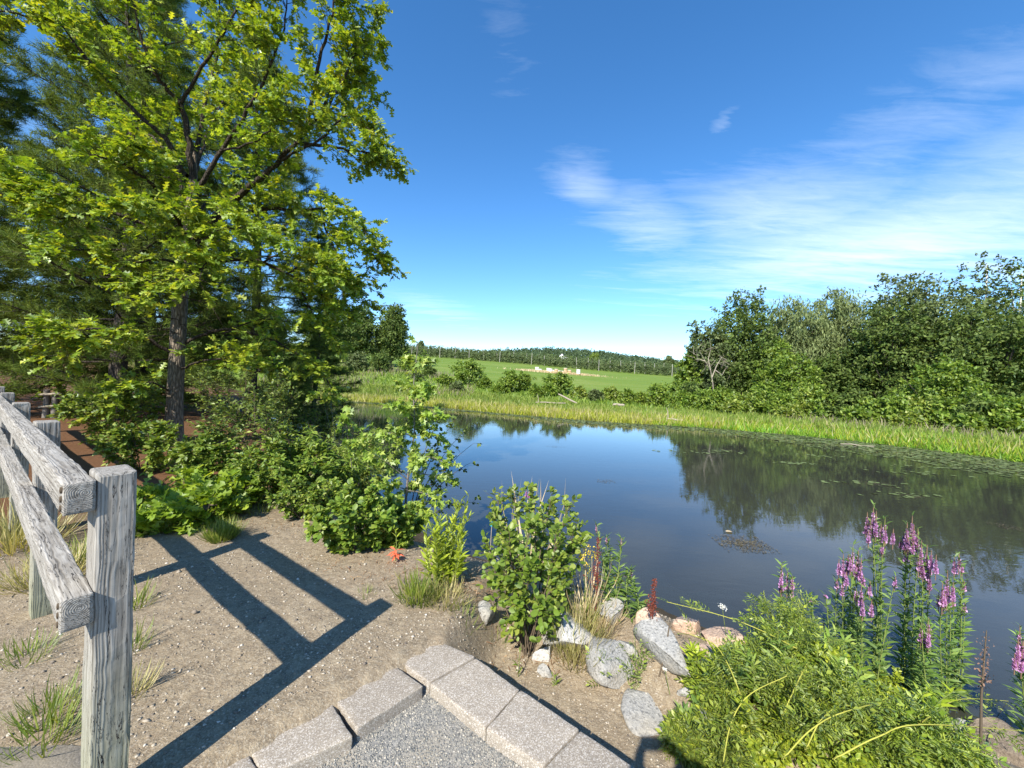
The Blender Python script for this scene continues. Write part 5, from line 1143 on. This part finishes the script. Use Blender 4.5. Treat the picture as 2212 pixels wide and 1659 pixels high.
    c = atz(1568, 1150, WZ); V, F = place(ROUND, [[0, 0, .012]], np.array([[1., .2, 0]]), np.array([[0, 0, 1.]]), .12); ob('floating_leaf', mesh_np('floating_leaf', V, F), G['straw'], loc=tuple(c), label='yellowish leaf floating at the end of the dark weed mat', category='leaf')
lily_pads()

# driftwood and a stone on the far bank
def driftwood():
    for a, b, r, lab, z in [((1206, 851), (1246, 871), .09, 'pale bare log leaning on the far bank', 1), ((1157, 869), (1222, 871), .06, 'pale fallen branch lying left of the leaning log', 0), ((1324, 874), (1348, 875), .13, 'short weathered log lying in the weeds right of the leaning log', 0), ((1815, 959), (1888, 964), .025, 'pale crooked branch floating at the edge of the lily pads', 2), ((1440, 905), (1475, 908), .07, 'dark log in the sedge near the tree reflections', 0), ((1190, 700), (1200, 700), 0, '', 9)]:
        if z == 9: continue
        if z == 2: A, B = atz(*a, WZ + .03), atz(*b, WZ + .02)
        else:
            A = gp(a[0], a[1] + (8 if z == 0 else 30)); B = gp(b[0], b[1] + 8); A = aty(*a, A[1] if z == 0 else gp(b[0], b[1] + 8)[1] + .3); B = aty(*b, gp(b[0], b[1] + 8)[1])
        d = B - A; acc = Acc(); tube(acc, [(0, 0, 0), d * .33 + (0, 0, .03 * (z != 1)), d * .66 - (0, 0, .02), d], [r * .7, r * .9, r, r * .8], 7)
        o = ob('driftwood_log', acc.mesh('driftwood_log', True), G['deadwood'], loc=tuple(A), label=lab, category='log', group='driftwood on the far bank')
        if z == 0 and r < .1:
            acc = Acc(); tube(acc, [d * .1, d * .1 + (-.05, 0, .45), d * .08 + (-.12, 0, .75)], [r * .6, r * .4, r * .2], 5); ob('side_branch', acc.mesh('side_branch', True), G['deadwood'], o)
    P = atz(1219, 891, WZ); me = rock_mesh(.35, .25, .2, 91); ob('boulder', me, G['granite_pink'], loc=tuple(P), label='reddish boulder at the far waterline below the leaning log', category='rock')
driftwood()

# ------------------------------------------------------------------ trees of the middle distance
def crown_cloud(lobes, n, size, seed, clump=.42, T=DIAMOND, flat=.75, shell=.5, hang=0.0, inner=.25):
    """leaf positions for a crown of ellipsoid lobes -> V, F"""
    r = np.random.default_rng(seed); lob = np.array(lobes, float); vol = lob[:, 3] * lob[:, 4] * lob[:, 5]; w = vol ** .75; w /= w.sum()
    per = 26; nc = max(1, n // per); li = r.choice(len(lob), nc, p=w); L = lob[li]
    u = r.normal(size=(nc, 3)); u /= np.linalg.norm(u, axis=1, keepdims=True); q = shell + (1 - shell) * r.random(nc) ** .6; m = r.random(nc) < inner; q[m] *= r.random(m.sum())
    bump = 1 + .13 * np.sin(u[:, 0] * 5 + li * 2.1) * np.cos(u[:, 2] * 6 + li) + .12 * r.normal(size=nc)
    C = L[:, :3] + u * L[:, 3:] * (q * bump)[:, None]; cs = (L[:, 3] * clump * r.uniform(.45, 1.1, nc))
    off = r.normal(size=(nc, per, 3)) * np.array([1, 1, flat]) * cs[:, None, None] * .5
    if hang: off[..., 2] -= np.abs(r.normal(size=(nc, per))) * hang
    pos = C[:, None] + off; outw = nrm(pos - L[:, None, :3])
    n_ = nrm(outw * .55 + UPZ * .55 + r.normal(size=pos.shape) * .6); x = nrm(r.normal(size=pos.shape) + outw * .5 - UPZ * (.3 + 2.2 * (hang > 0)))
    V, F = place(T, pos.reshape(-1, 3), x.reshape(-1, 3), n_.reshape(-1, 3), size * r.uniform(.6, 1.3, nc * per)); return V, F
def tree(name, label, P, H, lobes, n, size, mat, seed, trunk=.15, barkm='bark2', group=None, hang=0, T=DIAMOND, clump=.42, inner=.25, cat='tree', lean=0.0, shell=.5, me=None):
    """lobes in units of the tree height: (x, y, z, rx, ry, rz)"""
    P = np.asarray(P, float); root = thing(name, label, cat, P, 0, group); L = np.array(lobes) * H; acc = Acc(); top = L[np.argmax(L[:, 2])]
    tp_ = np.array([[0, 0, -.3], [.02 * H * lean, 0, H * .2], [top[0] * .5, top[1] * .5, H * .5], [top[0], top[1], top[2] + top[5] * .4]]); tube(acc, crsmooth(tp_, 4), np.linspace(trunk, trunk * .2, 13), 7)
    ob('trunk', acc.mesh('trunk', True), G[barkm], root); acc = Acc()
    for l in L:
        s = crsmooth(tp_, 4)[min(11, max(2, int(12 * (l[2] - l[5]) / H)))]
        for k in range(3):
            e = l[:3] + rng.normal(size=3) * l[3:] * .45; tube(acc, [s, (s + e) / 2 - UPZ * .03 * H, e], [trunk * .4, trunk * .25, trunk * .06], 5)
    ob('limbs', acc.mesh('limbs', True), G[barkm], root)
    V, F = crown_cloud(L, n, size, seed, clump, T, hang=hang, inner=inner, shell=shell); ob('crown', mesh_np('crown', V, F), G[mat], root, kind='stuff')
    return root
def base_at(x, Y): p = aty(x, 850, Y); return np.array([p[0], p[1], gz(p[0], p[1])])
ROUNDC = [(0, 0, .62, .26, .26, .26), (-.14, .05, .5, .2, .2, .2), (.15, -.04, .52, .2, .2, .2), (0, -.1, .4, .24, .22, .2), (.05, .1, .78, .17, .17, .18), (-.1, 0, .3, .2, .2, .18), (.12, 0, .28, .2, .2, .16)]
TALLC = [(0, 0, .78, .12, .12, .18), (.03, 0, .58, .17, .17, .2), (-.06, 0, .45, .16, .16, .18), (.06, 0, .32, .17, .17, .16), (-.04, 0, .2, .14, .14, .13)]
BUSHC = [(0, 0, .55, .42, .42, .42), (-.3, .1, .4, .32, .3, .36), (.32, -.05, .38, .34, .3, .34), (.1, -.2, .62, .25, .25, .28), (-.12, -.2, .3, .35, .3, .28)]
def right_trees():
    g = 'trees on the right of the far bank'
    def top(x, y, Y): b = base_at(x, Y); return b, aty(x, y, Y)[2] - b[2]
    defs = [  # x, top y, depth, lobes, width factor, leaves, size, mat, label, options
        (1500, 745, 41, ROUNDC, .9, 12000, .2, 'mid', 'leftmost round tree of the right-hand wood', {}),
        (1530, 700, 40, ROUNDC, .8, 14000, .20, 'greyg', 'grey-green tree behind the dead white tree', {}),
        (1600, 640, 41, TALLC, 1.55, 24000, .22, 'dark', 'tall pointed dark tree near the left end of the right-hand wood', {}),
        (1655, 735, 39, ROUNDC, .85, 16000, .22, 'mid', 'round tree between the pointed dark tree and the willow', {}),
        (1718, 632, 44, ROUNDC, .9, 26000, .24, 'willow', 'pale willow with feathery crown, left of the pair', {'hang': .45, 'T': NARROW}),
        (1822, 624, 45, ROUNDC, .9, 26000, .24, 'willow', 'pale willow with feathery crown, right of the pair', {'hang': .45, 'T': NARROW}),
        (1770, 775, 36, ROUNDC, 1.1, 18000, .2, 'dark', 'dark tree in front of the willow pair', {}),
        (1868, 715, 36, ROUNDC, .9, 18000, .2, 'dark', 'dark bushy tree right of the willow pair', {}),
        (1985, 592, 36, ROUNDC, 1.05, 34000, .21, 'greyg', 'big domed grey-green tree, broadest of the right-hand wood', {}),
        (1925, 665, 34, ROUNDC, 1.0, 18000, .2, 'dark', 'dark tree left of the big domed tree', {}),
        (2060, 665, 32, ROUNDC, 1.1, 20000, .19, 'dark', 'dark tree right below the big domed tree', {}),
        (2120, 552, 38, TALLC, .95, 9000, .2, 'greyg', 'thin-crowned birch with white trunk rising above the wood', {'barkm': 'birch'}),
        (2195, 560, 36, TALLC, 1.1, 9000, .2, 'dark', 'birch with pale bare trunk at the right picture edge', {'barkm': 'birch'}),
        (2150, 700, 29, ROUNDC, 1.25, 22000, .18, 'dark', 'dark spreading tree at the right picture edge', {}),
        (2260, 640, 30, ROUNDC, 1.2, 16000, .2, 'dark', 'dark tree cut by the right picture edge', {}),
        (1700, 760, 35, BUSHC, .8, 10000, .19, 'mid', 'bushy green tree low in front of the left willow', {}),
        (2040, 780, 27, BUSHC, .8, 12000, .17, 'mid', 'bushy green tree low in front of the big domed tree', {}),
    ]
    for i, (x, y, Y, lob, wf, n, s, mt, lab, o) in enumerate(defs):
        b, H = top(x, y, Y); H *= 1.06; L = [(a * wf, c * wf, z, rx * wf, ry * wf, rz) for a, c, z, rx, ry, rz in lob]; a0 = i * 1.7
        L = [(a * math.cos(a0) - c * math.sin(a0), a * math.sin(a0) + c * math.cos(a0), z, rx, ry, rz) for a, c, z, rx, ry, rz in L]
        zt = max(l[2] + l[5] for l in L); L = [(a, c, z / zt * .97, rx, ry, rz / zt) for a, c, z, rx, ry, rz in L]
        tree('broadleaf_tree', lab, b, H, L, int(n * .78), s * (1.85 if 'hang' in o else 1.58), mt, 100 + i, clump=.26, shell=.5, inner=.15, trunk=.16 if o.get('barkm') is None else .2, group=g, **o)
    # dead snag
    b = base_at(1545, 36); root = thing('dead_tree', 'bare white dead tree with forked branches at the left end of the wood', 'tree', b); acc = Acc()
    f = lambda x, y: aty(x, y, 35.2) - b
    for P_ in [[(0, 0, 0), f(1540, 830), f(1535, 800), f(1512, 760)], [f(1538, 815), f(1548, 790), f(1560, 770)], [f(1535, 800), f(1530, 775), f(1535, 755)], [f(1522, 780), f(1508, 775)], [f(1545, 800), f(1560, 810), f(1568, 795)]]: tube(acc, P_, np.linspace(.06, .015, len(P_)), 6)
    ends = np.array([f(1512, 760), f(1560, 770), f(1535, 755), f(1508, 775), f(1568, 795), f(1525, 785), f(1552, 785)]); aa = np.repeat(ends, 6, 0) + rng.normal(size=(42, 3)) * .25; tubes3(acc, aa, aa + rng.normal(size=(42, 3)) * .5 + UPZ * .2, .02, .006)
    ob('trunk', acc.mesh('trunk', True), G['deadwood'], root)
    # shrubs at the feet of the trees
    sp = [(1490, 37, 3.2, 'dark'), (1470, 34, 2.4, 'mid'), (1520, 33, 2.6, 'mid'), (1560, 33, 2.9, 'mid'), (1605, 32, 2.6, 'light'), (1650, 32, 3.4, 'mid'), (1690, 30, 2.6, 'mid'), (1735, 30, 3.0, 'light'), (1780, 29, 3.0, 'mid'), (1830, 28, 3.1, 'dark'), (1875, 27, 2.6, 'mid'), (1930, 26, 2.8, 'mid'), (1985, 25.5, 2.4, 'light'), (2040, 25, 2.9, 'mid'), (2100, 24, 2.8, 'dark'), (2150, 23.5, 2.5, 'mid'), (2205, 23, 2.8, 'mid'), (1580, 30, 1.8, 'light'), (1710, 27.5, 1.6, 'light'), (1850, 25.5, 1.7, 'mid'), (1960, 23.5, 1.5, 'light'), (2090, 22, 1.6, 'mid')]
    names = ['at the left end of the wood', 'left of the dead white tree', 'right of the dead white tree', 'below the pointed dark tree', 'right below the pointed dark tree', 'below the round tree', 'left below the left willow', 'below the left willow', 'between the two willows', 'below the right willow', 'right of the right willow', 'left below the big domed tree', 'below the big domed tree', 'right below the big domed tree', 'below the thin birch', 'left of the edge birch', 'at the right picture edge', 'low in front of the pointed dark tree', 'low in front of the left willow', 'low in front of the right willow', 'low in front of the big domed tree', 'low before the thin birch']
    for i, ((x, Y, H, mt), nm) in enumerate(zip(sp, names)):
        H *= .78; b = base_at(x, Y); tree('bank_shrub', {'dark': 'dark green', 'mid': 'green', 'light': 'yellowish green'}[mt] + ' shrub ' + nm, b, H, BUSHC, 3300, .27, mt, 200 + i, trunk=.05, group='shrubs at the foot of the right-hand wood', cat='shrub', clump=.34)
right_trees()
def mid_far():
    g = 'shrubs between far bank and field'
    sp = [(1008, 46, 3.9, 'mid', 'tallest dark shrub left of the beehives, in front of the field'), (960, 45, 2.2, 'mid', 'shrub just left of the tallest dark shrub'), (1045, 44, 2.0, 'mid', 'low dark shrub right of the tallest dark shrub'), (985, 42, 1.8, 'greyg', 'greyish low shrub in front of the tallest dark shrub'), (1100, 42, 2.7, 'mid', 'round dark shrub left of the beehives'), (1128, 43, 2.3, 'mid', 'pointed shrub beside the round dark shrub'), (1075, 41, 1.6, 'mid', 'low shrub between the two dark shrubs'), (1185, 40, 2.2, 'mid', 'low spreading shrub in front of the beehives'), (1205, 41, 3.0, 'mid', 'pointed dark shrub in front of the beehives'), (1160, 39, 1.6, 'mid', 'low shrub left of the leaning log'), (1250, 39, 2.0, 'light', 'shrub right of the leaning log'), (1285, 38, 1.8, 'greyg', 'greyish shrub second right of the leaning log'), (1320, 39, 2.2, 'light', 'shrub behind the short weathered log'), (1355, 37, 2.2, 'mid', 'shrub right of the short weathered log'), (1390, 37, 2.1, 'light', 'pale shrub at the right end of the field'), (1425, 37, 2.5, 'mid', 'green shrub before the right end of the field'), (1450, 38, 3.0, 'mid', 'green shrub left of the right-hand wood'),
          (925, 50, 2.2, 'dark', 'dark shrub behind the sapling top'), (900, 47, 1.8, 'greyg', 'greyish shrub left of the sapling top'), (880, 56, 3.0, 'mid', 'shrub at the foot of the far left trees, right one'), (820, 52, 3.2, 'dark', 'dark shrub at the foot of the far left trees, middle one'), (770, 52, 3.4, 'greyg', 'greyish shrub at the foot of the far left trees, left one'), (700, 50, 3.6, 'dark', 'dark shrub by the oak leaves at the left end of the pond'), (640, 46, 4.0, 'dark', 'dark shrub behind the oak branches beyond the pond')]
    for i, (x, Y, H, mt, lab) in enumerate(sp):
        b = base_at(x, Y); tree('field_shrub', lab, b, H * (.85 if H > 2.25 else .62), BUSHC, 3200, .28, mt, 300 + i, trunk=.05, group=g, cat='shrub', clump=.34)
    for i, (x, y, Y, mt, lab) in enumerate([(842, 648, 62, 'dark', 'tall dense tree standing left of the field'), (765, 655, 60, 'dark', 'broad tree half hidden by oak leaves left of the field'), (690, 680, 62, 'dark', 'tree behind the oak leaves at the left end of the field'), (560, 650, 48, 'dark', 'tree behind the oak beyond the pond'), (470, 650, 50, 'dark', 'tree far behind the oak trunk')]):
        b = base_at(x, Y); H = aty(x, y, Y)[2] - b[2]; tree('broadleaf_tree', lab, b, H, [(a, c, z / .96 * .97, rx, ry, rz) for a, c, z, rx, ry, rz in ([(a * .72, c * .72, z, rx * .72, ry * .72, rz) for a, c, z, rx, ry, rz in ROUNDC] if i == 0 else ROUNDC)], 17000, .4, mt, 340 + i, trunk=.25, group='trees left of the field', clump=.42)
    for x, y, Y, w, mt, lab in [(1282, 757, 230, .9, 'light', 'lone yellowish tree above the orchard, right of the house'), (1442, 766, 160, 1.1, 'greyg', 'grey-green tree above the orchard beside the wood'), (905, 740, 150, .8, 'greyg', 'thin tree above the orchard at its left end')]:
        b = base_at(x, Y); H = max(5, aty(x, y, Y)[2] - b[2]); tree('broadleaf_tree', lab, b, H, [(a * w, c * w, z, rx * w, ry * w, rz) for a, c, z, rx, ry, rz in ROUNDC], 5000, .5, mt, 360 + x, trunk=.2)
mid_far()

# ------------------------------------------------------------------ orchard, hives, house, hill
def orchard():
    r = np.random.default_rng(4); kinds = []
    for k in range(3):
        V, F = crown_cloud([(0, 0, 1.1, .8, .8, .9), (.1, 0, 2.1, .65, .65, .8), (-.15, .1, .8, .8, .7, .6)], 520, .34, 400 + k, .5, inner=.4); cm = mesh_np('crown', V, F); cm.materials.append(G['orchard'])
        acc = Acc(); tube(acc, [(0, 0, -.2), (.03, 0, 1.2), (0, .02, 2.6)], [.05, .04, .02], 5); tm = acc.mesh('trunk'); tm.materials.append(G['twig']); kinds.append((V, F, cm, tm))
    A = np.array([-62, 128.]); B = np.array([66, 97.]); d = (B - A) / np.linalg.norm(B - A); nrml = np.array([-d[1], d[0]]); L = np.linalg.norm(B - A)
    cnt = 0; rest = Acc(); pm = Acc(); tube(pm, [(0, 0, -.3), (0, 0, 3.1)], [.07, .06], 6); pmesh = pm.mesh('orchard_post'); pmesh.materials.append(plain('pale_post', (.36, .34, .30)))
    pts = []
    for row in range(11):
        o = A + nrml * row * 4.6; s = np.arange(0, L, 1.75) + r.uniform(0, 1)
        for t in s: p = o + d * (t + r.normal() * .15) + nrml * r.normal() * .15; pts.append((row, p[0], p[1]))
        if row < 4:
            for t in np.arange(3 + row * 3.1, L, 9.5):
                p = o + d * t - nrml * .8
                if abs(p[0]) > p[1] * .5 or 1190 < proj((p[0], p[1], 6))[0] < 1232: continue
                q = ob('orchard_post', pmesh, None, loc=(p[0], p[1], gz(p[0], p[1])), label='pale trellis post in the front row of the orchard' if row == 0 else 'pale trellis post deeper inside the orchard', category='post', group='trellis posts in the orchard'); q.scale = (1, 1, r.uniform(.95, 1.1)); q.rotation_euler = (r.normal() * .03, r.normal() * .03, 0)
    for row, x, y in pts:
        z = gz(x, y) if row < 4 else None; k = r.integers(3); sc = r.uniform(.85, 1.15); a = r.uniform(0, 6.28)
        u, v = proj((x, y, 5 if z is None else z + 2)); seen = 560 < u < 1560
        if not seen: continue
        if cnt < 290 and row < 4:
            root = thing('apple_tree', 'small trellised apple tree in the front row of the orchard' if row == 0 else 'small trellised apple tree behind the front row of the orchard', 'tree', (x, y, z), a, 'orchard apple trees'); root.scale = (sc, sc, sc); ob('trunk', kinds[k][3], None, root); ob('crown', kinds[k][2], None, root, kind='stuff'); cnt += 1
        else:
            if z is None: z = gz(x, y)
            c, s_ = math.cos(a), math.sin(a); R = np.array([[c, -s_, 0], [s_, c, 0], [0, 0, 1]]); m = r.random(len(kinds[k][1]) // 2) < .28; m = np.repeat(m, 2); F = kinds[k][1][m]; idx = np.unique(F); mp = np.zeros(len(kinds[k][0]), int); mp[idx] = np.arange(len(idx)); rest.add(kinds[k][0][idx] @ R.T * sc + np.array([x, y, z]), mp[F])
    ob('orchard_rows', rest.mesh('orchard_rows'), G['orchard'], kind='stuff', label='further rows of apple trees filling the orchard slope', category='orchard')
orchard()
def hives():
    base = gp(1205, 806); Y = base[1]; white = plain('hive_white', (.78, .76, .72), .6, .08); wood = plain('hive_wood', (.55, .36, .2), .7, .15); tin = plain('hive_lid', (.6, .6, .6), .5, .1)
    box = lambda w, d, h: mesh_np('box', [(x * w / 2, y * d / 2, z * h) for z in (0, 1) for x, y in ((-1, -1), (1, -1), (1, 1), (-1, 1))], [[3, 2, 1, 0], [4, 5, 6, 7]] + [[i, (i + 1) % 4, 4 + (i + 1) % 4, 4 + i] for i in range(4)])
    L = [(1160, 2, white, 'white beehive at the left end of the row'), (1166, 1, white, 'low white hive box second from the left'), (1184, 2, white, 'white beehive left of the middle of the row'), (1189, 2, white, 'white beehive close to the middle group'), (1197, 1, white, 'low white hive box in the middle group'), (1201, 2, wood, 'wooden beehive in the middle group, left one'), (1205, 1, white, 'low white hive box right of the left wooden hive'), (1211, 1, wood, 'low wooden hive box in the middle of the row'), (1216, 1, wood, 'low wooden hive box beside the tall wooden hive'), (1221, 3, wood, 'tallest wooden beehive of the row'), (1230, 2, wood, 'wooden beehive right of the tallest one'), (1249, 3, white, 'white beehive standing alone at the right end')]
    for i, (x, k, mt, lab) in enumerate(L):
        p = aty(x, 806, Y + rng.normal() * .8); z = gz(p[0], p[1]); root = thing('beehive', lab, 'beehive', (p[0], p[1], z), rng.normal() * .2, 'beehives in the field'); w = .62
        ob('stand', box(w * .9, .5, .18), wood, root)
        for j in range(k): ob('hive_box', box(w, .55, .29), mt, root, loc=(0, 0, .18 + j * .293))
        ob('lid', box(w + .06, .61, .06), tin if mt is wood else white, root, loc=(0, 0, .18 + k * .293 + .002))
    n = 5000; Q = np.stack([base[0] + rng.normal(size=n) * 3.6, Y + rng.normal(size=n) * .9 - .4], -1); Q = np.column_stack([Q, np.zeros(n)]); G['hivegrass'] = G['straw']; blades('dry_grass', 'patch of unmown dry grass round the beehives', 'grass', Q, .45, 1.6, 'straw', rnd=.3)
hives()
def house():
    p = aty(1213, 772, 480); b = np.array([p[0], p[1], gz(p[0], p[1])]); b[2] = max(b[2], aty(1213, 770, 480)[2] - 1.5)
    root = thing('house', 'small white gabled house on the hill above the orchard', 'house', b); white = plain('house_white', (.8, .8, .8), .6, .05); w, d, h = 5.5, 6, 2.6
    V = [(x * w / 2, y * d / 2, z) for z in (-6, h) for x, y in ((-1, -1), (1, -1), (1, 1), (-1, 1))] + [(0, -d / 2, h + 2.2), (0, d / 2, h + 2.2)]
    me = mesh_np('wall', V, [[i, (i + 1) % 4, 4 + (i + 1) % 4, 4 + i] for i in range(4)], [[4, 5, 8], [6, 7, 9]]); ob('wall', me, white, root)
    me = mesh_np('roof', [(-w / 2 - .4, -d / 2 - .4, h - .2), (0, -d / 2 - .4, h + 2.45), (w / 2 + .4, -d / 2 - .4, h - .2), (-w / 2 - .4, d / 2 + .4, h - .2), (0, d / 2 + .4, h + 2.45), (w / 2 + .4, d / 2 + .4, h - .2)], [[0, 1, 4, 3], [1, 2, 5, 4]]); ob('roof', me, plain('roof_grey', (.3, .3, .31)), root)
    for x in (-1.8, 1.8):
        me = mesh_np('window', [(x - .7, -d / 2 - .03, 2.5), (x + .7, -d / 2 - .03, 2.5), (x + .7, -d / 2 - .03, 4.3), (x - .7, -d / 2 - .03, 4.3)], [[0, 1, 2, 3]]); ob('window', me, plain('window_dark', (.05, .06, .08), .2), root)
    me = mesh_np('porch', [(w / 2, -d / 2, -3), (w / 2 + 5, -d / 2, -3), (w / 2 + 5, d / 2, -3), (w / 2, d / 2, -3), (w / 2, -d / 2, 1.5), (w / 2 + 5, -d / 2, .3), (w / 2 + 5, d / 2, .3), (w / 2, d / 2, 1.5)], [[0, 1, 5, 4], [1, 2, 6, 5], [4, 5, 6, 7], [2, 3, 7, 6]]); ob('annex', me, plain('annex_grey', (.5, .5, .5)), root)
house()
def hill_forest():
    n = 4200; x = rng.uniform(-260, 620, n); y = rng.uniform(420, 860, n); z = hgt(x, y); r = rng.uniform(3, 6.5, n); keep = (z > 20) & ~((np.abs(x - 62) < 22) & (y < 520)); x, y, z, r = x[keep], y[keep], z[keep], r[keep]; n = len(x)
    k = 20; u = rdir(n * k).reshape(n, k, 3); u[..., 2] = np.abs(u[..., 2]) * 1.3 - .2
    pos = np.stack([x, y, z + r * .9], -1)[:, None] + u * (r * rng.uniform(.8, 1.1, n))[:, None, None]; nn = nrm(u + rng.normal(size=u.shape) * .4)
    V, F = place(DIAMOND, pos.reshape(-1, 3), nrm(rng.normal(size=(n * k, 3))), nn.reshape(-1, 3), 3.6 * rng.uniform(.6, 1.2, n * k)); ob('hill_forest', mesh_np('hill_forest', V, F), G['hill'], kind='stuff', label='dark wooded hill on the horizon behind the orchard', category='forest')
hill_forest()

# ------------------------------------------------------------------ the photographer, whose shadow falls on the bank
def photographer():
    z0 = PATHZ
    J = {'pelvis': (.06, -.42, .92), 'belly': (.06, -.42, 1.08), 'chest': (.06, -.40, 1.27), 'neck': (.06, -.37, 1.42), 'jaw': (.06, -.335, 1.49), 'head': (.06, -.33, 1.57), 'crown': (.06, -.34, 1.655)}
    R = {'pelvis': .14, 'belly': .125, 'chest': .14, 'neck': .055, 'jaw': .068, 'head': .088, 'crown': .06}
    E_ = [('pelvis', 'belly'), ('belly', 'chest'), ('chest', 'neck'), ('neck', 'jaw'), ('jaw', 'head'), ('head', 'crown')]
    for s, n in ((-1, 'l'), (1, 'r')):
        J.update({'sh' + n: (.06 + s * .17, -.39, 1.36), 'el' + n: (.06 + s * .25, -.22, 1.22), 'wr' + n: (.03 + s * .115, -.06, 1.42), 'pa' + n: (.01 + s * .095, -.035, 1.48),
                  'hip' + n: (.06 + s * .09, -.42, .87), 'kn' + n: (.06 + s * .11, -.40, .47), 'an' + n: (.06 + s * .12, -.43, z0 + .09), 'toe' + n: (.06 + s * .14, -.25, z0 + .035), 'he' + n: (.06 + s * .12, -.47, z0 + .035)})
        R.update({'sh' + n: .065, 'el' + n: .042, 'wr' + n: .028, 'pa' + n: .03, 'hip' + n: .095, 'kn' + n: .058, 'an' + n: .042, 'toe' + n: .035, 'he' + n: .035})
        E_ += [('chest', 'sh' + n), ('sh' + n, 'el' + n), ('el' + n, 'wr' + n), ('wr' + n, 'pa' + n), ('pelvis', 'hip' + n), ('hip' + n, 'kn' + n), ('kn' + n, 'an' + n), ('an' + n, 'toe' + n), ('an' + n, 'he' + n)]
        for f in range(4):      # fingers round the phone's edge
            a = np.array(J['pa' + n]); k = f'f{f}{n}'; J[k] = tuple(a + (-s * .012, .012, .03 - .018 * f)); J[k + 't'] = tuple(a + (-s * .045, .022, .034 - .019 * f)); R[k] = .009; R[k + 't'] = .0075; E_ += [('pa' + n, k), (k, k + 't')]
        a = np.array(J['pa' + n]); J['th' + n] = tuple(a + (-s * .02, -.02, .02)); R['th' + n] = .011; E_.append(('pa' + n, 'th' + n))
    names = list(J); ix = {k: i for i, k in enumerate(names)}; O = np.array((.06, -.42, z0))
    me = bpy.data.meshes.new('body'); me.from_pydata([tuple(np.array(J[k]) - O) for k in names], [(ix[a], ix[b]) for a, b in E_], [])
    root = thing('person', 'person in a grey shirt holding up a phone, whose shadow falls beside the kerb', 'person', O)
    o = ob('body', me, None, root); sk = o.modifiers.new('skin', 'SKIN'); sub = o.modifiers.new('sub', 'SUBSURF'); sub.levels = sub.render_levels = 2
    for i, k in enumerate(names): me.skin_vertices[0].data[i].radius = (R[k], R[k]); me.skin_vertices[0].data[i].use_root = k == 'pelvis'
    m = Mat('clothes_and_skin'); z = m.n('ShaderNodeSeparateXYZ', {0: m.n('ShaderNodeTexCoord').outputs['Object']}).outputs[2]
    c = m.ramp(m.math('DIVIDE', z, 1.8), [(0, (.05, .05, .05)), (.06, (.42, .26, .18)), (.30, (.06, .07, .11)), (.545, (.28, .28, .3)), (.815, (.42, .26, .18))], 'CONSTANT'); o.data.materials.append(m.out(m.prin(c, .8)))
    acc = Acc(); V, F = ICO3; acc.add(V * np.array([.1, .11, .085]) + np.array([0, .07, 1.575 - z0 + .045]), F); ob('hair', acc.mesh('hair', True), G['twig'], root)
    # phone just behind the lens
    bx = [(x, y, zz) for zz in (-.036, .036) for x, y in ((-.085, -.022), (.06, -.022), (.06, -.013), (-.085, -.013))]
    me = mesh_np('phone', np.array(bx) + np.array([0.012, 0, 1.5]), [[3, 2, 1, 0], [4, 5, 6, 7]] + [[i, (i + 1) % 4, 4 + (i + 1) % 4, 4 + i] for i in range(4)])
    ob('phone', me, plain('phone_black', (.02, .02, .022), .3, .1), label="black phone held up in the photographer's hands", category='phone')
photographer()
